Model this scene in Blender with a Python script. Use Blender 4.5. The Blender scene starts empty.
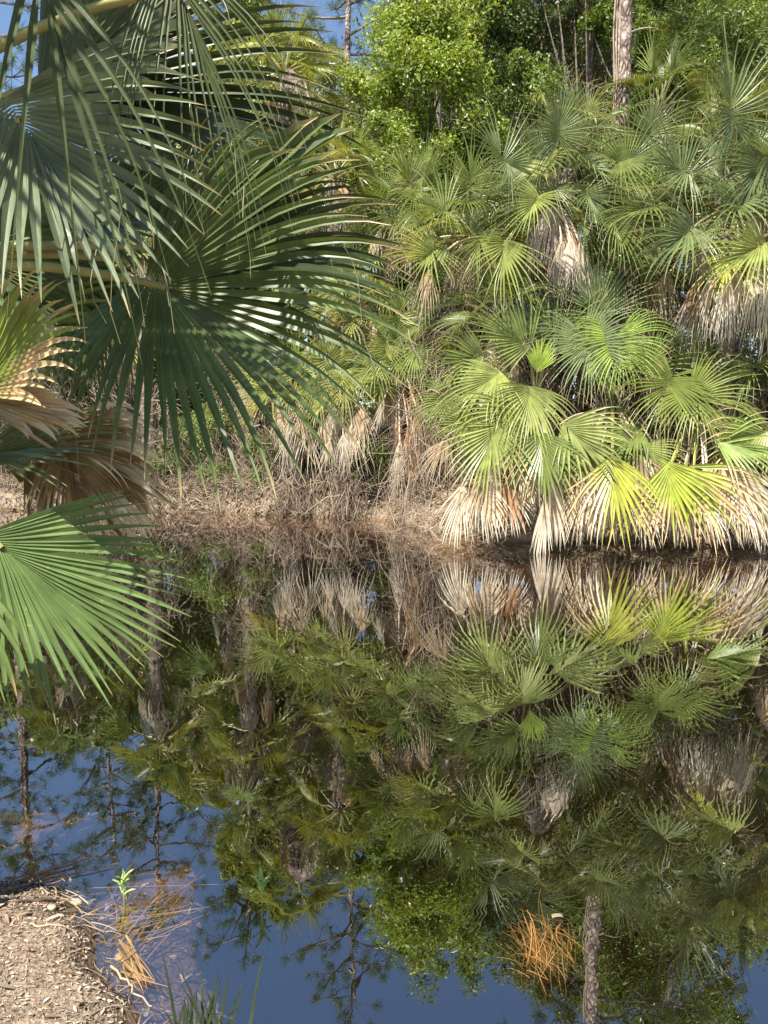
import bpy, math, random
import numpy as np
from mathutils import Vector

# ------------------------------------------------------------------ camera, sky, sun, exposure
scene = bpy.context.scene
PITCH = math.radians(6.3)
CAM_H = 1.6
FPX = 740.0
cd = bpy.data.cameras.new("camera")
cam = bpy.data.objects.new("camera", cd)
scene.collection.objects.link(cam)
cam.location = (0, 0, CAM_H)
cam.rotation_euler = (math.radians(90) - PITCH, 0, 0)
cd.sensor_fit = 'VERTICAL'
cd.sensor_height = 36.0
cd.lens = 36.0 * FPX / 1024.0
cd.clip_start = 0.05
cd.clip_end = 3000
scene.camera = cam

SUN_EL = math.radians(57)
SUN_AZ = math.radians(216)          # compass direction towards the sun, from +Y clockwise: behind the camera, to its left
world = bpy.data.worlds.new("World")
scene.world = world
world.use_nodes = True
nt = world.node_tree
bg = nt.nodes['Background']
sky = nt.nodes.new('ShaderNodeTexSky')
sky.sky_type = 'NISHITA'
sky.sun_disc = False
sky.sun_elevation = SUN_EL
sky.sun_rotation = SUN_AZ
sky.air_density = 1.0
sky.dust_density = 0.4
sky.ozone_density = 2.5
nt.links.new(sky.outputs[0], bg.inputs[0])
bg.inputs[1].default_value = 0.075
sl = bpy.data.lights.new("sun", 'SUN')
sun = bpy.data.objects.new("sun", sl)
scene.collection.objects.link(sun)
sl.energy = 5.0
sl.angle = math.radians(0.5)
sl.color = (1.0, 0.94, 0.82)
sdir = Vector((math.sin(SUN_AZ) * math.cos(SUN_EL), math.cos(SUN_AZ) * math.cos(SUN_EL), math.sin(SUN_EL)))
sun.rotation_euler = sdir.to_track_quat('Z', 'Y').to_euler()
sun.location = sdir * 50
scene.view_settings.view_transform = 'Standard'
scene.view_settings.look = 'None'
scene.view_settings.gamma = 1
scene.view_settings.exposure = 1.45
scene.render.engine = 'CYCLES'
scene.cycles.max_bounces = 8
scene.cycles.transparent_max_bounces = 8
scene.cycles.use_denoising = True

# ------------------------------------------------------------------ helpers
UP = np.array([0., 0., 1.])


def P(px, py, D):
    """the point of the place seen at that pixel of the photograph, D metres in front of the camera along the ground"""
    u = (px - 384.0) / FPX
    v = (512.0 - py) / FPX
    d = np.array([u, math.cos(PITCH) + v * math.sin(PITCH), -math.sin(PITCH) + v * math.cos(PITCH)])
    return np.array([0, 0, CAM_H]) + d * (D / d[1])


def G(px, py, z=0.0):
    """where the line of sight meets the height z"""
    u = (px - 384.0) / FPX
    v = (512.0 - py) / FPX
    d = np.array([u, math.cos(PITCH) + v * math.sin(PITCH), -math.sin(PITCH) + v * math.cos(PITCH)])
    return np.array([0, 0, CAM_H]) + d * ((z - CAM_H) / d[2])


def nrm(a):
    a = np.asarray(a, float)
    return a / np.maximum(np.linalg.norm(a, axis=-1, keepdims=True), 1e-9)


class MB:
    def __init__(self):
        self.V, self.F, self.M, self.A, self.n = [], [], [], [], 0

    def add(self, V, F, mat=0, rr=0.5, br=0.0, lat=0.0):
        V = np.asarray(V, float).reshape(-1, 3)
        F = np.asarray(F, int).reshape(-1, 4)
        self.V.append(V)
        self.F.append(F + self.n)
        self.M.append(np.full(len(F), mat))
        A = np.zeros((len(V), 3))
        A[:, 2] = lat
        A[:, 0] = rr
        A[:, 1] = br
        self.A.append(A)
        self.n += len(V)

    def build(self, name, mats, parent=None, color=None, origin=None, smooth=False):
        V = np.concatenate(self.V)
        F = np.concatenate(self.F)
        M = np.concatenate(self.M)
        A = np.concatenate(self.A)
        if origin is not None:
            V = V - np.asarray(origin)
        me = bpy.data.meshes.new(name)
        me.vertices.add(len(V))
        me.vertices.foreach_set('co', V.astype(np.float32).ravel())
        me.loops.add(len(F) * 4)
        me.loops.foreach_set('vertex_index', F.astype(np.int32).ravel())
        me.polygons.add(len(F))
        me.polygons.foreach_set('loop_start', np.arange(0, len(F) * 4, 4, dtype=np.int32))
        me.polygons.foreach_set('material_index', M.astype(np.int32))
        me.polygons.foreach_set('use_smooth', np.full(len(F), bool(smooth)))
        a = me.attributes.new('rr', 'FLOAT', 'POINT')
        a.data.foreach_set('value', A[:, 0].astype(np.float32))
        a = me.attributes.new('brown', 'FLOAT', 'POINT')
        a.data.foreach_set('value', A[:, 1].astype(np.float32))
        a = me.attributes.new('lat', 'FLOAT', 'POINT')
        a.data.foreach_set('value', A[:, 2].astype(np.float32))
        me.update(calc_edges=True)
        for m in (mats if isinstance(mats, (list, tuple)) else [mats]):
            me.materials.append(m)
        o = bpy.data.objects.new(name, me)
        scene.collection.objects.link(o)
        if parent is not None:
            o.parent = parent
            o.location = np.array(origin) - np.array(parent.location) if origin is not None else -np.array(parent.location)
        elif origin is not None:
            o.location = origin
        if color is not None:
            o.color = (*color, 1)
        return o


def tag(o, label=None, cat=None, group=None, kind=None):
    if label:
        o['label'] = label
    if cat:
        o['category'] = cat
    if group:
        o['group'] = group
    if kind:
        o['kind'] = kind
    return o


def empty(name, loc, label, cat, group=None):
    o = bpy.data.objects.new(name, None)
    o.empty_display_size = 0.2
    o.location = loc
    scene.collection.objects.link(o)
    return tag(o, label, cat, group)


def tube(mb, pts, rad, sides=8, mat=0, rr=0.5, br=0.0, rough=0.0, rng=None):
    pts = np.asarray(pts, float)
    n = len(pts)
    rad = np.broadcast_to(np.asarray(rad, float), (n,))
    t = nrm(np.gradient(pts, axis=0))
    ref = np.array([1., 0, 0]) if abs(t[0, 0]) < 0.8 else np.array([0, 1., 0])
    a = nrm(np.cross(t, ref))
    b = np.cross(t, a)
    ang = np.linspace(0, 2 * math.pi, sides, endpoint=False)
    r = rad[:, None] * np.ones((n, sides))
    if rough and rng is not None:
        r = r * (1 + rough * rng.uniform(-1, 1, (n, sides)))
    V = pts[:, None, :] + r[..., None] * (np.cos(ang)[None, :, None] * a[:, None, :] + np.sin(ang)[None, :, None] * b[:, None, :])
    i = np.arange(n - 1)[:, None] * sides
    j = np.arange(sides)[None, :]
    j2 = (j + 1) % sides
    F = np.stack([i + j, i + j2, i + sides + j2, i + sides + j], -1).reshape(-1, 4)
    mb.add(V.reshape(-1, 3), F, mat, rr, br)


def bez(p0, p1, p2, n=8):
    t = np.linspace(0, 1, n)[:, None]
    return (1 - t) ** 2 * np.asarray(p0) + 2 * t * (1 - t) * np.asarray(p1) + t * t * np.asarray(p2)


def vnoise(x, y, seed=0):
    """smooth value noise on numpy arrays"""
    xi = np.floor(x).astype(np.int64)
    yi = np.floor(y).astype(np.int64)
    fx = x - xi
    fy = y - yi
    fx = fx * fx * (3 - 2 * fx)
    fy = fy * fy * (3 - 2 * fy)

    def h(a, b):
        v = np.sin(a * 127.1 + b * 311.7 + seed * 74.7) * 43758.5453
        return v - np.floor(v)
    return (h(xi, yi) * (1 - fx) + h(xi + 1, yi) * fx) * (1 - fy) + (h(xi, yi + 1) * (1 - fx) + h(xi + 1, yi + 1) * fx) * fy


# ------------------------------------------------------------------ materials
def newmat(name):
    m = bpy.data.materials.new(name)
    m.use_nodes = True
    return m, m.node_tree, m.node_tree.nodes['Principled BSDF'], m.node_tree.nodes['Material Output']


def N(nt, kind, **kw):
    n = nt.nodes.new(kind)
    for k, v in kw.items():
        setattr(n, k, v)
    return n


def leaf_material(name, rough=0.42, trans=0.3, spec=0.4, tipcol=(0.42, 0.31, 0.17)):
    m, nt, p, out = newmat(name)
    L = nt.links
    oi = N(nt, 'ShaderNodeObjectInfo')
    ar = N(nt, 'ShaderNodeAttribute', attribute_name='rr')
    ab = N(nt, 'ShaderNodeAttribute', attribute_name='brown')
    mr = N(nt, 'ShaderNodeMapRange')
    mr.inputs['To Min'].default_value = 0.62
    mr.inputs['To Max'].default_value = 1.38
    L.new(ar.outputs['Fac'], mr.inputs['Value'])
    tc = N(nt, 'ShaderNodeTexCoord')
    no = N(nt, 'ShaderNodeTexNoise')
    no.inputs['Scale'].default_value = 9.0
    no.inputs['Detail'].default_value = 4.0
    L.new(tc.outputs['Object'], no.inputs['Vector'])
    mr2 = N(nt, 'ShaderNodeMapRange')
    mr2.inputs['From Min'].default_value = 0.3
    mr2.inputs['From Max'].default_value = 0.7
    mr2.inputs['To Min'].default_value = 0.75
    mr2.inputs['To Max'].default_value = 1.2
    L.new(no.outputs['Fac'], mr2.inputs['Value'])
    mul = N(nt, 'ShaderNodeMath', operation='MULTIPLY')
    L.new(mr.outputs[0], mul.inputs[0])
    L.new(mr2.outputs[0], mul.inputs[1])
    al = N(nt, 'ShaderNodeAttribute', attribute_name='lat')
    sc1 = N(nt, 'ShaderNodeMath', operation='MULTIPLY')
    sc1.inputs[1].default_value = 48.0
    L.new(al.outputs['Fac'], sc1.inputs[0])
    sn = N(nt, 'ShaderNodeMath', operation='SINE')
    L.new(sc1.outputs[0], sn.inputs[0])
    ma = N(nt, 'ShaderNodeMath', operation='MULTIPLY_ADD')
    ma.inputs[1].default_value = 0.11
    ma.inputs[2].default_value = 1.0
    L.new(sn.outputs[0], ma.inputs[0])
    mul_ = N(nt, 'ShaderNodeMath', operation='MULTIPLY')
    L.new(mul.outputs[0], mul_.inputs[0])
    L.new(ma.outputs[0], mul_.inputs[1])
    mul = mul_
    sp = N(nt, 'ShaderNodeTexNoise')
    sp.inputs['Scale'].default_value = 55.0
    sp.inputs['Detail'].default_value = 3.0
    L.new(tc.outputs['Object'], sp.inputs['Vector'])
    sr = N(nt, 'ShaderNodeMapRange')
    sr.inputs['From Min'].default_value = 0.64
    sr.inputs['From Max'].default_value = 0.78
    sr.inputs['To Max'].default_value = 0.4
    L.new(sp.outputs['Fac'], sr.inputs['Value'])
    mxb = N(nt, 'ShaderNodeMath', operation='MAXIMUM')
    L.new(ab.outputs['Fac'], mxb.inputs[0])
    L.new(sr.outputs[0], mxb.inputs[1])
    vm = N(nt, 'ShaderNodeVectorMath', operation='SCALE')
    mx = N(nt, 'ShaderNodeMix', data_type='RGBA')
    L.new(mxb.outputs[0], mx.inputs[0])
    L.new(oi.outputs['Color'], mx.inputs[6])
    mx.inputs[7].default_value = (*tipcol, 1)
    L.new(mx.outputs[2], vm.inputs[0])
    L.new(mul.outputs[0], vm.inputs['Scale'])
    L.new(vm.outputs[0], p.inputs['Base Color'])
    p.inputs['Roughness'].default_value = rough
    p.inputs['Specular IOR Level'].default_value = spec
    tr = N(nt, 'ShaderNodeBsdfTranslucent')
    tint = N(nt, 'ShaderNodeMix', data_type='RGBA', blend_type='MULTIPLY')
    tint.inputs[0].default_value = 1
    tint.inputs[7].default_value = (1.7, 1.5, 0.5, 1)
    L.new(vm.outputs[0], tint.inputs[6])
    L.new(tint.outputs[2], tr.inputs['Color'])
    ms = N(nt, 'ShaderNodeMixShader')
    ms.inputs[0].default_value = trans
    L.new(p.outputs[0], ms.inputs[1])
    L.new(tr.outputs[0], ms.inputs[2])
    L.new(ms.outputs[0], out.inputs['Surface'])
    return m


def bark_material(name, c1, c2, c3, sx=1.0, sz=0.35, scale=14, bump=0.6, dist=0.02, lo=.02, hi=.14):
    m, nt, p, out = newmat(name)
    L = nt.links
    tc = N(nt, 'ShaderNodeTexCoord')
    mp = N(nt, 'ShaderNodeMapping')
    mp.inputs['Scale'].default_value = (sx, sx, sz)
    L.new(tc.outputs['Object'], mp.inputs['Vector'])
    no = N(nt, 'ShaderNodeTexNoise')
    no.inputs['Scale'].default_value = scale * 0.7
    no.inputs['Detail'].default_value = 8
    L.new(mp.outputs[0], no.inputs['Vector'])
    mixv = N(nt, 'ShaderNodeMix', data_type='RGBA')
    mixv.inputs[0].default_value = 0.08
    L.new(mp.outputs[0], mixv.inputs[6])
    L.new(no.outputs['Color'], mixv.inputs[7])
    vo = N(nt, 'ShaderNodeTexVoronoi', feature='DISTANCE_TO_EDGE')
    vo.inputs['Scale'].default_value = scale
    L.new(mixv.outputs[2], vo.inputs['Vector'])
    r = N(nt, 'ShaderNodeValToRGB')
    r.color_ramp.elements[0].color = (*c1, 1)
    r.color_ramp.elements[0].position = lo
    r.color_ramp.elements[1].color = (*c2, 1)
    r.color_ramp.elements[1].position = hi
    L.new(vo.outputs['Distance'], r.inputs[0])
    n2 = N(nt, 'ShaderNodeTexNoise')
    n2.inputs['Scale'].default_value = scale * 0.4
    n2.inputs['Detail'].default_value = 6
    L.new(tc.outputs['Object'], n2.inputs['Vector'])
    r2 = N(nt, 'ShaderNodeMapRange')
    r2.inputs['From Min'].default_value = 0.45
    r2.inputs['From Max'].default_value = 0.8
    L.new(n2.outputs['Fac'], r2.inputs['Value'])
    mx = N(nt, 'ShaderNodeMix', data_type='RGBA')
    L.new(r2.outputs[0], mx.inputs[0])
    L.new(r.outputs[0], mx.inputs[6])
    mx.inputs[7].default_value = (*c3, 1)
    L.new(mx.outputs[2], p.inputs['Base Color'])
    p.inputs['Roughness'].default_value = 0.9
    bp = N(nt, 'ShaderNodeBump')
    bp.inputs['Strength'].default_value = bump
    bp.inputs['Distance'].default_value = dist
    L.new(vo.outputs['Distance'], bp.inputs['Height'])
    L.new(bp.outputs[0], p.inputs['Normal'])
    return m


M_LEAF = leaf_material('palm_leaf', 0.4, 0.2, 0.38)
M_DEAD = leaf_material('dry_palm_leaf', 0.8, 0.22, 0.15, tipcol=(0.5, 0.45, 0.37))
M_BUSH = leaf_material('shrub_leaf', 0.42, 0.32, 0.45)
M_NEEDLE = leaf_material('pine_needle', 0.5, 0.3, 0.3)
M_STRAW = leaf_material('straw', 0.7, 0.25, 0.2)
M_PALMBARK = bark_material('palm_bark', (0.03, 0.022, 0.016), (0.17, 0.13, 0.095), (0.26, 0.22, 0.17), 1, 0.7, 26)
M_PINEBARK = bark_material('pine_bark', (0.06, 0.038, 0.028), (0.40, 0.29, 0.24), (0.50, 0.42, 0.36), 1, 0.5, 13, bump=1.0, dist=.06, lo=.03, hi=.3)
M_BARK = bark_material('tree_bark', (0.05, 0.04, 0.03), (0.20, 0.165, 0.13), (0.28, 0.25, 0.21), 1, 0.3, 20)

m, nt_, p_, o_ = newmat('twig')
ar = N(nt_, 'ShaderNodeAttribute', attribute_name='rr')
cr = N(nt_, 'ShaderNodeValToRGB')
cr.color_ramp.elements[0].color = (0.055, 0.036, 0.024, 1)
cr.color_ramp.elements[1].color = (0.34, 0.26, 0.18, 1)
nt_.links.new(ar.outputs['Fac'], cr.inputs[0])
nt_.links.new(cr.outputs[0], p_.inputs['Base Color'])
p_.inputs['Roughness'].default_value = 0.85
M_TWIG = m


def ground_material():
    m, nt, p, out = newmat('bank_soil')
    L = nt.links
    tc = N(nt, 'ShaderNodeTexCoord')
    n1 = N(nt, 'ShaderNodeTexNoise')
    n1.inputs['Scale'].default_value = 2.2
    n1.inputs['Detail'].default_value = 9
    L.new(tc.outputs['Object'], n1.inputs['Vector'])
    r = N(nt, 'ShaderNodeValToRGB')
    e = r.color_ramp.elements
    e[0].position = 0.35
    e[0].color = (0.10, 0.065, 0.042, 1)
    e[1].position = 0.62
    e[1].color = (0.265, 0.205, 0.145, 1)
    L.new(n1.outputs['Fac'], r.inputs[0])
    n2 = N(nt, 'ShaderNodeTexNoise')
    n2.inputs['Scale'].default_value = 70
    n2.inputs['Detail'].default_value = 6
    L.new(tc.outputs['Object'], n2.inputs['Vector'])
    r2 = N(nt, 'ShaderNodeMapRange')
    r2.inputs['From Min'].default_value = 0.35
    r2.inputs['From Max'].default_value = 0.65
    r2.inputs['To Min'].default_value = 0.55
    r2.inputs['To Max'].default_value = 1.45
    L.new(n2.outputs['Fac'], r2.inputs['Value'])
    sc = N(nt, 'ShaderNodeVectorMath', operation='SCALE')
    L.new(r.outputs[0], sc.inputs[0])
    L.new(r2.outputs[0], sc.inputs['Scale'])
    # silt below the water line and damp soil just above it
    sx = N(nt, 'ShaderNodeSeparateXYZ')
    L.new(tc.outputs['Object'], sx.inputs[0])
    wz = N(nt, 'ShaderNodeMapRange')
    wz.inputs['From Min'].default_value = -0.32
    wz.inputs['From Max'].default_value = 0.09
    L.new(sx.outputs['Z'], wz.inputs['Value'])
    rz = N(nt, 'ShaderNodeValToRGB')
    ez = rz.color_ramp.elements
    ez[0].position = 0.0
    ez[0].color = (0.22, 0.17, 0.10, 1)
    ez[1].position = 1.0
    ez[1].color = (1, 1, 1, 1)
    a = ez.new(0.55)
    a.color = (0.9, 0.66, 0.36, 1)
    a = ez.new(0.84)
    a.color = (0.50, 0.41, 0.30, 1)
    L.new(wz.outputs[0], rz.inputs[0])
    mul = N(nt, 'ShaderNodeMix', data_type='RGBA', blend_type='MULTIPLY')
    mul.inputs[0].default_value = 1
    L.new(sc.outputs[0], mul.inputs[6])
    L.new(rz.outputs[0], mul.inputs[7])
    L.new(mul.outputs[2], p.inputs['Base Color'])
    p.inputs['Roughness'].default_value = 0.95
    bp = N(nt, 'ShaderNodeBump')
    bp.inputs['Strength'].default_value = 0.9
    bp.inputs['Distance'].default_value = 0.02
    L.new(n2.outputs['Fac'], bp.inputs['Height'])
    L.new(bp.outputs[0], p.inputs['Normal'])
    return m


def water_material():
    m, nt, p, out = newmat('pond_water')
    nt.nodes.remove(p)
    L = nt.links
    tc = N(nt, 'ShaderNodeTexCoord')
    mp = N(nt, 'ShaderNodeMapping')
    mp.inputs['Scale'].default_value = (1.0, 0.55, 1.0)
    L.new(tc.outputs['Object'], mp.inputs['Vector'])
    n1 = N(nt, 'ShaderNodeTexNoise')
    n1.inputs['Scale'].default_value = 4.5
    n1.inputs['Detail'].default_value = 3
    n1.inputs['Distortion'].default_value = 0.6
    L.new(mp.outputs[0], n1.inputs['Vector'])
    bp = N(nt, 'ShaderNodeBump')
    bp.inputs['Strength'].default_value = 0.16
    bp.inputs['Distance'].default_value = 0.004
    L.new(n1.outputs['Fac'], bp.inputs['Height'])
    gl = N(nt, 'ShaderNodeBsdfGlossy')
    gl.inputs['Roughness'].default_value = 0.0
    gl.inputs['Color'].default_value = (0.95, 0.97, 1.0, 1)
    L.new(bp.outputs[0], gl.inputs['Normal'])
    tr = N(nt, 'ShaderNodeBsdfTransparent')
    df = N(nt, 'ShaderNodeBsdfDiffuse')
    df.inputs['Color'].default_value = (0.10, 0.075, 0.025, 1)
    m1 = N(nt, 'ShaderNodeMixShader')
    m1.inputs[0].default_value = 0.032
    L.new(tr.outputs[0], m1.inputs[1])
    L.new(df.outputs[0], m1.inputs[2])
    lw = N(nt, 'ShaderNodeLayerWeight')
    lw.inputs['Blend'].default_value = 0.5
    pw = N(nt, 'ShaderNodeMath', operation='POWER')
    pw.inputs[1].default_value = 5.0
    L.new(lw.outputs['Facing'], pw.inputs[0])
    fr = N(nt, 'ShaderNodeMapRange')
    fr.inputs['To Min'].default_value = 0.35
    fr.inputs['To Max'].default_value = 1.0
    L.new(pw.outputs[0], fr.inputs['Value'])
    m2 = N(nt, 'ShaderNodeMixShader')
    L.new(fr.outputs[0], m2.inputs[0])
    L.new(m1.outputs[0], m2.inputs[1])
    L.new(gl.outputs[0], m2.inputs[2])
    L.new(m2.outputs[0], out.inputs['Surface'])
    va = N(nt, 'ShaderNodeVolumeAbsorption')
    va.inputs['Color'].default_value = (0.62, 0.40, 0.10, 1)
    va.inputs['Density'].default_value = 2.0
    L.new(va.outputs[0], out.inputs['Volume'])
    return m


M_SOIL = ground_material()
M_WATER = water_material()

# ------------------------------------------------------------------ ground and pond
NEAR = np.array([(-30, 3.2), (-9, 3.0), (-4, 2.75), (-2.2, 2.6), (-1.45, 2.5), (-1.16, 2.42), (-1.0, 2.32), (-0.86, 2.12), (-0.72, 1.92),
                 (-0.62, 1.78), (-0.45, 1.55), (0.2, 1.25), (2, 1.15), (6, 1.4), (12, 1.2), (40, 1.0)], float)
FAR = np.array([(-30, 7), (-14, 12.5), (-9, 14.6), (-5.5, 15.0), (-3.9, 14.5), (-2.6, 14.1), (-1.6, 13.7), (-0.5, 13.4), (0.25, 13.0), (0.55, 11.8),
                (0.8, 10.9), (1.3, 10.6), (2.4, 10.35), (3.6, 10.4), (5.0, 10.1), (8, 9.6), (14, 9.0), (40, 4)], float)


def gheight(x, y):
    x = np.asarray(x, float)
    y = np.asarray(y, float)
    xw = x + 0.10 * (vnoise(x * 5 + 3, y * 7, 31) - 0.5) + 0.05 * (vnoise(x * 16, y * 18, 32) - 0.5)
    yn = np.interp(xw, NEAR[:, 0], NEAR[:, 1]) + 0.07 * (vnoise(x * 6, y * 3 + 1, 3) - 0.5) + 0.03 * (vnoise(x * 25, y * 19, 4) - 0.5)
    yf = np.interp(x, FAR[:, 0], FAR[:, 1]) + 0.35 * (vnoise(x * 1.4, y * 0 + 5, 5) - 0.5) + 0.12 * (vnoise(x * 5, y * 2, 6) - 0.5)
    dn = yn - y
    df = y - yf
    fine = 0.035 * (vnoise(x * 7, y * 7, 8) - 0.5) + 0.012 * (vnoise(x * 27, y * 27, 9) - 0.5)
    land_n = 0.004 + 0.05 * np.clip(dn / 0.2, 0, 1) + 0.05 * np.clip((dn - 0.05) / 0.6, 0, 1) + 0.03 * np.clip(dn, 0, 3) + fine
    land_f = 0.03 + np.where(x < 0.5, 0.27, 0.14) * np.clip(df / 0.12, 0, 1) + 0.45 * np.clip((df - 0.2) / 1.2, 0, 1) + 0.55 * np.clip((df - 1.2) / 2.2, 0, 1) + 0.06 * np.clip(df - 3, 0, 30) + \
        fine * 2 + 0.16 * (vnoise(x * 1.8, y * 1.8, 10) - 0.5) * np.clip(df / 0.5, 0, 1)
    wn = -dn * np.interp(x, [-0.75, -0.2], [1.0, 3.2])
    wf = -df
    dep_n = -(0.012 + 0.05 * np.clip(wn / 0.12, 0, 1) + 0.12 * np.clip((wn - 0.1) / 0.9, 0, 1) + 1.3 * np.clip((wn - 0.8) / 2.0, 0, 1)) + fine * 1.2
    dep_f = -(0.02 + 0.12 * np.clip(wf / 0.5, 0, 1) + 0.25 * np.clip((wf - .3) / 1.2, 0, 1) + 1.3 * np.clip((wf - 1.2) / 2.0, 0, 1)) + fine
    z = np.where(dn > 0, land_n, np.where(df > 0, land_f, np.maximum(dep_n, dep_f)))
    return z


def axis(lo, hi, segs):
    out = []
    for a, b, st in segs:
        out += list(np.arange(a, b, st))
    return np.unique(np.round([lo] + out + [hi], 4))


xs = axis(-900, 900, [(-900, -80, 60), (-80, -20, 5), (-20, -9, 0.6), (-9, -2.2, 0.12), (-2.2, 0.3, 0.025), (0.3, 9, 0.12), (9, 20, 0.6), (20, 80, 5), (80, 900, 60)])
ys = axis(-300, 1500, [(-300, -20, 30), (-20, 0.8, 0.5), (0.8, 3.2, 0.025), (3.2, 9.4, 0.3), (9.4, 17, 0.1), (17, 30, 0.7), (30, 100, 6), (100, 1500, 100)])
X, Y = np.meshgrid(xs, ys)
Z = gheight(X, Y)
ny, nx = X.shape
ii = (np.arange(ny - 1)[:, None] * nx + np.arange(nx - 1)[None, :])
F = np.stack([ii, ii + 1, ii + nx + 1, ii + nx], -1).reshape(-1, 4)
mb = MB()
mb.add(np.stack([X, Y, Z], -1).reshape(-1, 3), F)
g = mb.build('ground', M_SOIL, smooth=True)
tag(g, 'brown earth banks and bed of the pond', 'ground', kind='structure')

mb = MB()
wx0, wx1, wy0, wy1, wz = -60, 60, 0.6, 22, -4
V = [(wx0, wy0, 0), (wx1, wy0, 0), (wx1, wy1, 0), (wx0, wy1, 0), (wx0, wy0, wz), (wx1, wy0, wz), (wx1, wy1, wz), (wx0, wy1, wz)]
mb.add(V, [(0, 1, 2, 3), (7, 6, 5, 4), (0, 4, 5, 1), (1, 5, 6, 2), (2, 6, 7, 3), (3, 7, 4, 0)])
w = mb.build('water', M_WATER)
tag(w, 'still dark pond mirroring the palms and the sky', 'water', kind='structure')


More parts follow.
